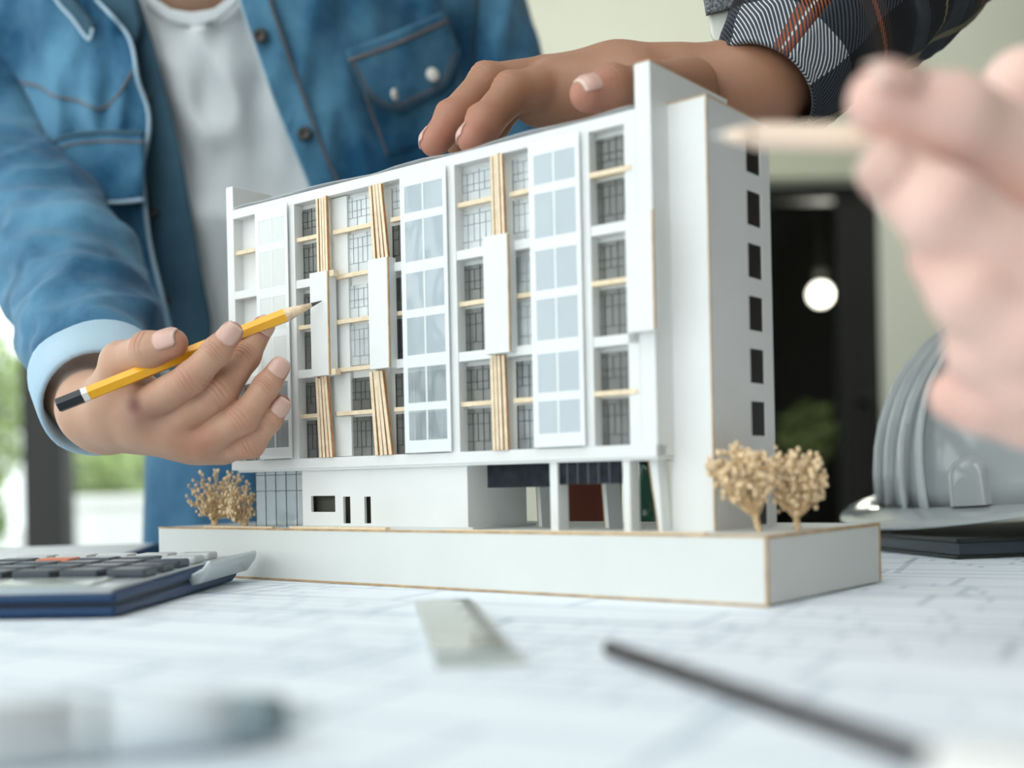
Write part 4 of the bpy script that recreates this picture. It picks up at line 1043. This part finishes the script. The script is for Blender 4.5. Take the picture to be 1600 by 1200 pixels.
def plaid():
    m = bpy.data.materials.new('dark_plaid_flannel'); nt, b = nodes_of(m)
    uv = nt.nodes.new('ShaderNodeUVMap'); uv.uv_map = 'uv'
    sp = nt.nodes.new('ShaderNodeSeparateXYZ'); nt.links.new(uv.outputs[0], sp.inputs[0])
    def ramp(src, stops):
        fr = nt.nodes.new('ShaderNodeMath'); fr.operation = 'FRACT'; nt.links.new(src, fr.inputs[0])
        r = nt.nodes.new('ShaderNodeValToRGB'); r.color_ramp.interpolation = 'CONSTANT'
        el = r.color_ramp.elements
        while len(el) > 1: el.remove(el[-1])
        el[0].position = 0; el[0].color = (*stops[0][1], 1)
        for p, c in stops[1:]:
            q = el.new(p); q.color = (*c, 1)
        nt.links.new(fr.outputs[0], r.inputs[0]); return r.outputs[0]
    K = (0.010, 0.010, 0.012); G = (0.045, 0.052, 0.065); O = (0.34, 0.095, 0.045); W = (0.62, 0.55, 0.48); B = (0.045, 0.024, 0.016); S = (0.30, 0.24, 0.12)
    along = ramp(sp.outputs['X'], [(0, G), (0.17, K), (0.34, B), (0.42, O), (0.45, B), (0.50, K), (0.66, G), (0.82, K), (0.93, S), (0.95, K)])
    around = ramp(sp.outputs['Y'], [(0, K), (0.10, G), (0.36, O), (0.405, W), (0.416, O), (0.46, G), (0.66, K), (0.90, S), (0.93, K)])
    # twill: fine diagonal threads choose between the two stripe sets
    ad = nt.nodes.new('ShaderNodeMath'); ad.operation = 'MULTIPLY'; ad.inputs[1].default_value = 46; nt.links.new(sp.outputs['X'], ad.inputs[0])
    a2 = nt.nodes.new('ShaderNodeMath'); a2.operation = 'MULTIPLY_ADD'; a2.inputs[1].default_value = 44; nt.links.new(sp.outputs['Y'], a2.inputs[0]); nt.links.new(ad.outputs[0], a2.inputs[2])
    fr = nt.nodes.new('ShaderNodeMath'); fr.operation = 'FRACT'; nt.links.new(a2.outputs[0], fr.inputs[0])
    gt = nt.nodes.new('ShaderNodeMath'); gt.operation = 'GREATER_THAN'; gt.inputs[1].default_value = 0.55; nt.links.new(fr.outputs[0], gt.inputs[0])
    mx = nt.nodes.new('ShaderNodeMix'); mx.data_type = 'RGBA'
    nt.links.new(gt.outputs[0], mx.inputs[0]); nt.links.new(along, mx.inputs[6]); nt.links.new(around, mx.inputs[7])
    # pale threads in the grey twill
    f2 = nt.nodes.new('ShaderNodeMath'); f2.operation = 'GREATER_THAN'; f2.inputs[1].default_value = 0.72; nt.links.new(fr.outputs[0], f2.inputs[0])
    x1 = nt.nodes.new('ShaderNodeVectorMath'); x1.operation = 'DISTANCE'; x1.inputs[1].default_value = G; nt.links.new(along, x1.inputs[0])
    l1 = nt.nodes.new('ShaderNodeMath'); l1.operation = 'LESS_THAN'; l1.inputs[1].default_value = 0.01; nt.links.new(x1.outputs['Value'], l1.inputs[0])
    x2 = nt.nodes.new('ShaderNodeVectorMath'); x2.operation = 'DISTANCE'; x2.inputs[1].default_value = G; nt.links.new(around, x2.inputs[0])
    l2 = nt.nodes.new('ShaderNodeMath'); l2.operation = 'LESS_THAN'; l2.inputs[1].default_value = 0.01; nt.links.new(x2.outputs['Value'], l2.inputs[0])
    an = nt.nodes.new('ShaderNodeMath'); an.operation = 'MULTIPLY'; nt.links.new(l1.outputs[0], an.inputs[0]); nt.links.new(l2.outputs[0], an.inputs[1])
    a4 = nt.nodes.new('ShaderNodeMath'); a4.operation = 'MULTIPLY'; nt.links.new(an.outputs[0], a4.inputs[0]); nt.links.new(f2.outputs[0], a4.inputs[1])
    m3 = nt.nodes.new('ShaderNodeMix'); m3.data_type = 'RGBA'; m3.inputs[7].default_value = (0.60, 0.62, 0.62, 1)
    nt.links.new(a4.outputs[0], m3.inputs[0]); nt.links.new(mx.outputs[2], m3.inputs[6])
    nt.links.new(m3.outputs[2], b.inputs['Base Color'])
    b.inputs['Roughness'].default_value = 0.95; b.inputs['Specular IOR Level'].default_value = 0.1; b.inputs['Sheen Weight'].default_value = 0.1
    bp = nt.nodes.new('ShaderNodeBump'); bp.inputs['Strength'].default_value = 0.3; bp.inputs['Distance'].default_value = 0.0004
    nt.links.new(fr.outputs[0], bp.inputs['Height']); nt.links.new(bp.outputs[0], b.inputs['Normal'])
    return m
M['plaid'] = plaid()
def uvtube(name, path, radii, m, parent, n=56, fold=0.004, seed=0.0, phase=0.0, vlen=0.115, thick=0.0016, ell=1.0):
    """cloth tube along a path with uv: x along the arm in metres / vlen, y around"""
    cs = crv(path, 10); rr = [float(np.interp(i/10, range(len(radii)), radii)) for i in range(len(cs))]
    vs = []; uvv = []; fs = []; L = 0; w0 = None
    for i, c in enumerate(cs):
        if i: L += (c-cs[i-1]).length
        ax = (cs[min(i+1, len(cs)-1)]-cs[max(i-1, 0)]).normalized()
        if w0 is None: w0 = Vector((0, -1, 0))
        w0 = (w0-ax*w0.dot(ax)).normalized(); s_ = ax.cross(w0)
        for j in range(n+1):
            a = 2*math.pi*j/n
            r = rr[i]*(1+0)+fold*min(1, i/4)*(1-2*abs(mnoise.noise((math.cos(a)*1.6+seed, math.sin(a)*1.6, L*22))))
            vs.append(c+w0*(r*math.cos(a)*ell)+s_*(r*math.sin(a))); uvv.append((L/vlen, j/n*2.0+phase))
    for i in range(len(cs)-1):
        for j in range(n):
            k = i*(n+1)+j; fs.append((k, k+1, k+n+2, k+n+1))
    o = pyd(name, vs, fs, m, parent, True)
    ul = o.data.uv_layers.new(name='uv')
    for lp in o.data.loops: ul.data[lp.index].uv = uvv[lp.vertex_index]
    s = o.modifiers.new('thick', 'SOLIDIFY'); s.thickness = thick; s.offset = -1
    return o
sb_ = uvtube('sleeve', [P(1192, 142, .597), P(1238, 86, .612), P(1300, 12, .64), P(1372, -62, .68), P(1450, -150, .74)], [.0295, .0400, .0490, .0610, .0680], M['plaid'], pb_, 64, 0.004, 2.2, 0.46)
uvtube('sleeve_cuff', [P(1189, 146, .5965), P(1218, 110, .605), P(1240, 82, .613)], [.0300, .0345, .0410], M['plaid'], sb_, 64, 0.0005, 2.2, 0.46, thick=0.003)
M['lining'] = mat('pale_cuff_lining', (0.74, 0.76, 0.70), 0.9, 0.1)
def zcuff(u, v): return 0.604
fo = cloth('cuff_flap', [(1098, -25), (1106, 22), (1112, 60), (1120, 66)], [(1160, -25), (1150, 25), (1142, 64), (1140, 68)], 0.0, M['lining'], sb_, 12, 8, 0.002, 2.0, zf=zcuff, thick=0.002)
cloth('cuff_flap_edge', [(1124, 66), (1126, 74), (1140, 90)], [(1150, 60), (1158, 72), (1160, 84)], -0.002, mat('brown_plaid_lining', (0.16, 0.05, 0.025), 0.9, 0.1), sb_, 8, 6, 0.001, 2.0, zf=zcuff, thick=0.003)
cloth('cuff_flap_edge', [(1096, -25), (1100, 0), (1104, 24)], [(1165, -25), (1155, 0), (1146, 12)], -0.003, mat('grey_twill', (0.16, 0.17, 0.18), 0.9, 0.1, vary=0.8, vscale=900), sb_, 8, 6, 0.001, 2.0, zf=zcuff, thick=0.002)

# ------------------------------------------------------------------ near hand with a wooden pencil, out of focus
pc = person('person', (0, 0, 0), 'blurred nearest person, only a pink hand holding a bare wooden pencil')
ct = [P(1720, 330, .315), P(1600, 255, .302), P(1480, 190, .292), P(1378, 158, .288)]
ci = [P(1720, 330, .300), P(1610, 420, .285), P(1470, 330, .283), P(1392, 268, .288)]
cm = [P(1725, 430, .300), P(1610, 520, .285), P(1520, 458, .286), P(1470, 402, .290)]
cr = [P(1725, 520, .305), P(1620, 590, .292), P(1540, 545, .294), P(1525, 505, .298)]
cl_ = [P(1725, 600, .312), P(1610, 640, .302), P(1540, 625, .302), P(1495, 618, .305)]
cpt = [(ct, [.0150, .0125, .0112, .0085], .005), (ci, [.0125, .0108, .0098, .0080], .004), (cm, [.0125, .0108, .0098, .0080], .004), (cr, [.0120, .0104, .0092, .0078], .004), (cl_, [.0110, .0095, .0084, .0072], .004),
       ([P(1900, 420, .335), ct[0]], [.024, .0165], .012), ([P(1900, 440, .33), ci[0]], [.022, .0135], .012), ([P(1900, 460, .33), cm[0]], [.022, .0135], .012),
       ([P(1900, 500, .335), cr[0]], [.020, .013], .012), ([P(1900, 520, .34), cl_[0]], [.020, .012], .012), ([P(1600, 140, .330), P(1760, 330, .335)], [.012, .016], .012),
       ([P(1900, 450, .338), P(2250, 700, .36)], [.027, .036], .012)]
cj = [(ci[2], ci[3]-ci[1], Vector((0, -1, 0.2)), .0095), (cm[2], cm[3]-cm[1], Vector((0, -1, 0.2)), .0095)]
hand_c = make_body(cpt, .0013, .004, 'body', M['skin_c'], pc, cj, None, [(f[3], .012) for f in (ct, ci, cm, cr, cl_)]+[(f[1], .010) for f in (ci, cm, cr, cl_)])
nail(hand_c, ct[2], ct[3], .0092, Vector((-0.6, -0.55, 0.6)), .0125)
nail(hand_c, ci[2], ci[3], .0082, Vector((-0.8, -0.5, 0.3)), .0110)
pencil(P(1580, 219, .302), P(1112, 211, .322), 0.0037, 'bare wooden pencil with white tip held in the blurred near hand', body='natural', end='black', band='white', cone=0.012, bare='natural', lead='white')
# ------------------------------------------------------------------ things on the table
M['navy'] = mat('navy_plastic', (0.008, 0.040, 0.110), 0.4, 0.3)
M['navy_dark'] = mat('dark_gap', (0.008, 0.010, 0.016), 0.5, 0.3)
M['silver'] = mat('silver_plastic', (0.55, 0.60, 0.62), 0.28, 0.5, metal=0.35)
M['key_dark'] = mat('dark_grey_key', (0.045, 0.060, 0.075), 0.35, 0.5)
M['key_light'] = mat('pale_grey_key', (0.55, 0.58, 0.58), 0.4, 0.4)
M['key_red'] = mat('orange_key', (0.65, 0.20, 0.10), 0.4, 0.4)
M['lcd'] = mat('calculator_display', (0.45, 0.50, 0.46), 0.15, 0.6)
# calculator: display end towards the camera
cc = thing('calculator', (-0.203, 0.532, 0.0002), 'navy and silver desk calculator lying at the left of the table', 'calculator', rz=math.radians(-3))
W2, L2 = 0.054, 0.082
def slab(prof, x0, x1, nm, m, bev):      # profile along the length, extruded across
    return MB().prism(prof, x0, x1, 'x').build(nm, M[m], cc, False, bev)
slab([(-L2, 0.0005), (L2*0.9, 0.0005), (L2, 0.0030), (L2, 0.0070), (-L2, 0.0045)], -W2, W2, 'bottom_shell', 'navy', 0.0015)
slab([(-L2+0.001, 0.0044), (L2-0.001, 0.0066), (L2-0.001, 0.0082), (-L2+0.001, 0.0060)], -W2+0.0012, W2-0.0012, 'gap', 'navy_dark', 0)
slab([(-L2, 0.0058), (L2, 0.0080), (L2, 0.0120), (-L2, 0.0092)], -W2, W2, 'top_shell', 'navy', 0.0015)
slab([(-L2+0.004, 0.0090), (L2-0.004, 0.0115), (L2-0.004, 0.0135), (-L2+0.012, 0.0112)], -W2+0.004, W2-0.004, 'face_plate', 'silver', 0.0008)
slab([(-L2+0.016, 0.0110), (-L2+0.040, 0.0116), (-L2+0.040, 0.0128), (-L2+0.016, 0.0122)], -W2+0.010, W2-0.016, 'display', 'lcd', 0.0004)
vs = [(W2-0.001, y, z) for y, z in ()]
MB().prism([(W2-0.002, 0.0040), (W2+0.004, 0.0050), (W2+0.0085, 0.0110), (W2+0.0095, 0.0150), (W2+0.0080, 0.0160), (W2+0.0050, 0.0120), (W2-0.002, 0.0085)], L2*0.10, L2*1.05, 'y').build('side_wing', M['silver'], cc, False, 0.0012)
rk = random.Random(3)
for r in range(5):
    for c in range(5):
        y = -L2+0.052+r*0.0215; x = -W2+0.013+c*0.0205
        z = 0.0110+(y+L2)/(2*L2)*0.0024
        m = 'key_red' if (c == 1 and r == 3) else ('key_light' if r == 4 or (c == 4 and r > 2) else 'key_dark')
        MB().prism([(x-0.0085, y-0.0075), (x+0.0085, y-0.0075), (x+0.0085, y+0.0075), (x-0.0085, y+0.0075)], z, z+0.0038).build('key', M[m], cc, False, 0.0012)
# notebook behind it
p = T(40, 876, 0.004)
nb = thing('notebook', (-0.345, 0.735, 0.0002), 'white covered notebook with navy edge behind the calculator', 'notebook', rz=math.radians(8))
MB().box(-0.11, 0.105, -0.075, 0.095, 0.0, 0.0022).build('cover', M['navy'], nb, False, 0.0006)
MB().box(-0.11, 0.099, -0.073, 0.093, 0.0022, 0.0080).build('pages', M['card'], nb, False, 0.0003)
MB().box(-0.11, 0.105, -0.075, 0.095, 0.0080, 0.0096).build('cover', M['card'], nb, False, 0.0006)
MB().box(0.0995, 0.106, -0.075, 0.095, 0.0, 0.0098).build('spine', M['navy'], nb, False, 0.001)
# safety helmet on a dark folder, right
M['helmet'] = mat('white_helmet_plastic', (0.42, 0.45, 0.455), 0.16, 0.6, coat=0.4)
M['visor'] = sheet_mat('clear_helmet_edge', (0.70, 0.74, 0.75), 0.35, 0.05, 0.14)
M['folder'] = mat('dark_green_folder', (0.020, 0.026, 0.022), 0.45, 0.4)
fd = thing('folder', (0.325, 0.745, 0.0002), 'dark green folder lying under the white safety helmet', 'folder', rz=math.radians(12))
MB().box(-0.095, 0.14, -0.075, 0.11, 0.0, 0.0020).build('cover', M['folder'], fd, False, 0.0008)
MB().box(-0.092, 0.138, -0.073, 0.108, 0.0020, 0.0090).build('pages', M['key_dark'], fd, False, 0.0003)
MB().box(-0.095, 0.14, -0.075, 0.11, 0.0090, 0.0115).build('cover', M['folder'], fd, False, 0.0008)
HX, HY, HZ = 0.362, 0.770, 0.0120
hm = thing('safety_helmet', (HX, HY, HZ), 'white hard hat with raised edge ribs at the right of the model', 'helmet', rz=math.radians(0)); hm.rotation_euler = (0, math.radians(-5), 0); hm.location.z += 0.011
def dome(rx, ry, h, zb=0.012, n=48, m=20, e=2.3):
    vs = []; fs = []
    for i in range(m+1):
        a = math.pi/2*i/m
        rr = max(math.cos(a), 0)**(2/e); zz = math.sin(a)**(2/e)
        for j in range(n):
            t = 2*math.pi*j/n; vs.append((rx*rr*math.cos(t), ry*rr*math.sin(t), zb+h*zz))
    for i in range(m):
        for j in range(n): fs.append((i*n+j, i*n+(j+1) % n, (i+1)*n+(j+1) % n, (i+1)*n+j))
    return vs, fs
RX, RY, RH = 0.110, 0.128, 0.125
vs, fs = dome(RX, RY, RH)
sh_ = pyd('shell', vs, fs, M['helmet'], hm, True); q = sh_.modifiers.new('thick', 'SOLIDIFY'); q.thickness = 0.003
# brim
vs = []; fs = []; n = 64
for i, (k, z) in enumerate(((0.99, 0.0135), (1.04, 0.0120), (1.13, 0.0075), (1.20, 0.0040), (1.205, 0.0026), (1.13, 0.0050), (1.02, 0.0090))):
    for j in range(n):
        t = 2*math.pi*j/n; w = 1+0.06*math.cos(2*t); zz = z+(k-1)*0.035*(1-math.cos(2*t-0.7))
        vs.append((RX*k*w*math.cos(t), RY*k*math.sin(t), zz))
for i in range(6):
    for j in range(n): fs.append((i*n+j, i*n+(j+1) % n, (i+1)*n+(j+1) % n, (i+1)*n+j))
pyd('brim', vs, fs, M['helmet'], hm, True)
# ribs over the crown and the clear edge trim in front of the left outline
for x_off, rr in ((-0.020, 0.0042), (0.0, 0.0050), (0.020, 0.0042)):
    pts = []
    for i in range(25):
        a = math.pi*(0.005+0.99*i/24); c = math.cos(a); s = math.sin(a)
        pts.append((RX*1.0*math.copysign(abs(c)**(2/2.3), c), x_off*1.2, 0.012+RH*s**(2/2.3)))
    MB().tube(pts, rr, 8).build('rib', M['helmet'], hm, True)
for yo, k in ((-0.045, 1.03), (-0.052, 1.06), (-0.030, 1.05)):
    pts = []
    for i in range(25):
        a = math.pi/2*i/24; c = max(math.cos(a), 0)**(2/2.3)
        y = yo*(1-0.5*i/24); kk = math.sqrt(max(0.05, 1-(y/RY)**2))
        pts.append((-RX*k*kk*c, y, 0.010+RH*1.01*math.sin(a)**(2/2.3)))
    MB().tube(pts, [0.0020]*25, 8).build('edge_trim', M['visor'], hm, True)
# accessory slot
p = P(1444, 792, 0.655)
a = Vector((p.x-HX, p.y-HY, 0)); ang = math.atan2(a.y/RY, a.x/RX)
vs = []; fs = []; n = 18; nn = 5
nx = Vector((math.cos(ang)/RX, math.sin(ang)/RY, 0)).normalized(); tx = Vector((-nx.y, nx.x, 0))
cx = Vector((RX*math.cos(ang), RY*math.sin(ang), 0.014))
out = []
for i in range(n+1):
    t = math.pi*i/n; out.append((0.0125*math.cos(t), 0.020+0.013*math.sin(t)))
out = [(0.0130, 0.0)]+out+[(-0.0130, 0.0)]
k = len(out)
for d, sc in ((-0.014, 1.0), (0.0035, 0.97), (0.0055, 0.86), (0.0058, 0.5)):
    for x, z in out: vs.append(tuple(cx+tx*(x*sc)+nx*d+Vector((0, 0, z*(sc if sc > 0.9 else 1-(1-sc)*0.8)+(-z*0.12 if d > 0 else 0)))))
for i in range(3):
    for j in range(k-1): fs.append((i*k+j, i*k+j+1, (i+1)*k+j+1, (i+1)*k+j))
fs.append(tuple(3*k+j for j in range(k)))
pyd('accessory_slot', vs, fs, M['helmet'], hm, True)
# clear ruler, dark pencil, eraser and silver pen in the blurred foreground
M['ruler'] = sheet_mat('clear_ruler_plastic', (0.72, 0.74, 0.66), 0.45, 0.10, 0.12)
a = T(697, 944, .001); b = T(752, 1036, .001)
d = (b-a); ln = d.length; an = math.atan2(d.y, d.x)
ru = thing('ruler', ((a.x+b.x)/2, (a.y+b.y)/2, 0.0001), 'short clear plastic ruler lying in front of the model', 'ruler', rz=an)
MB().prism([(-0.0125, 0), (0.0125, 0), (0.0125, 0.0010), (0.0090, 0.0030), (-0.0125, 0.0030)], -ln/2, ln/2, 'x').build('ruler_body', M['ruler'], ru, False, 0.0004)
for i in range(24):
    x = -ln/2+0.006+i*(ln-0.012)/23
    MB().box(x-0.0002, x+0.0002, 0.0090-(0.004 if i % 5 else 0.007), 0.0090, 0.0030, 0.0032).build('tick_mark', M['mullion'], ru)
MB().box(ln/2-0.004, ln/2-0.0005, -0.0124, 0.0085, 0.0029, 0.0034).build('end_mark', mat('blue_grey_print', (0.25, 0.32, 0.38), 0.5), ru)
M['darkwood'] = mat('dark_brown_lacquer', (0.040, 0.026, 0.024), 0.35, 0.5)
a = T(946, 1010, .0024); b = T(1480, 1193, .0024)
a.z = b.z = 0.0024
pencil(b, a, 0.0023, 'thin dark brown pencil lying on the drawing in the foreground', body='darkwood', end=None, cone=0.003, bare='edge', lead='darkwood')
p = T(1535, 1190, .010)
er = thing('eraser', (p.x+0.004, p.y-0.004, 0.0001), 'white eraser in the bottom right corner of the picture', 'eraser', rz=math.radians(-25))
MB().box(-0.013, 0.013, -0.010, 0.010, 0.0, 0.012).build('eraser_block', M['white'], er, True, 0.004)
MB().box(0.004, 0.0135, -0.0105, 0.0105, -0.00005, 0.0125).build('sleeve', mat('grey_card_sleeve', (0.6, 0.62, 0.64), 0.5), er, False, 0.003)
M['pen'] = mat('pen_silver', (0.62, 0.67, 0.71), 0.35, 0.5)
M['pen_grip'] = mat('pen_grip_grey', (0.22, 0.28, 0.31), 0.5, 0.4)
M['pen_white'] = mat('pen_white', (0.78, 0.82, 0.84), 0.25, 0.5)
a = T(30, 1152, .006); b = T(505, 1124, .004)
a.z = 0.0062; b.z = 0.0052
pe = thing('pen', a, 'silver and white pen lying in the blurred bottom left foreground', 'pen')
ax_ = (b-a).normalized(); L_ = (b-a).length
def pen_part(nm, segs, m): MB().tube([ax_*d for d, r in segs], [r for d, r in segs], 20).build(nm, M[m], pe, True)
pen_part('pen_cap', [(-0.045, 0.0050), (-0.044, 0.0058), (0.010, 0.0062)], 'pen_white')
pen_part('ring', [(0.010, 0.0063), (0.012, 0.0064), (0.014, 0.0063)], 'silver')
pen_part('barrel', [(0.014, 0.0060), (L_*0.55, 0.0056), (L_*0.68, 0.0050)], 'pen')
pen_part('grip', [(L_*0.68, 0.0052), (L_*0.86, 0.0040)], 'pen_grip')
pen_part('nib', [(L_*0.86, 0.0034), (L_*0.97, 0.0012), (L_, 0.0004)], 'silver')
# things glimpsed under the model
tp_ = P(915, 775, 0.80)
pot = thing('terracotta_pot', (tp_.x, tp_.y, 0.0002), 'reddish brown pot standing behind the open ground floor of the model', 'pot')
MB().lathe([(0.020, 0), (0.026, 0.050), (0.0275, 0.050), (0.0275, 0.058), (0.024, 0.058), (0.022, 0.010)], 28).build('pot_body', mat('terracotta', (0.16, 0.045, 0.025), 0.7, 0.2), pot, True)
MB().lathe([(0.001, 0.050), (0.0235, 0.050), (0.0235, 0.052), (0.001, 0.054)], 20).build('soil', M['bark'], pot, True)
bt_ = P(1010, 760, 0.70)
bo = thing('bottle', (bt_.x, bt_.y, 0.0002), 'small green bottle behind the right leg of the model', 'bottle')
MB().lathe([(0.009, 0), (0.011, 0.002), (0.011, 0.034), (0.009, 0.042), (0.0045, 0.050), (0.0045, 0.062)], 24).build('bottle_body', mat('green_glass', (0.02, 0.10, 0.06), 0.1, 0.6), bo, True)
MB().lathe([(0.0112, 0.006), (0.0113, 0.007), (0.0113, 0.020), (0.0112, 0.021)], 24).build('paper_band', M['card'], bo, True)
MB().lathe([(0.005, 0.058), (0.0052, 0.059), (0.0052, 0.066), (0.0048, 0.067)], 18).build('bottle_cap', M['black'], bo, True)
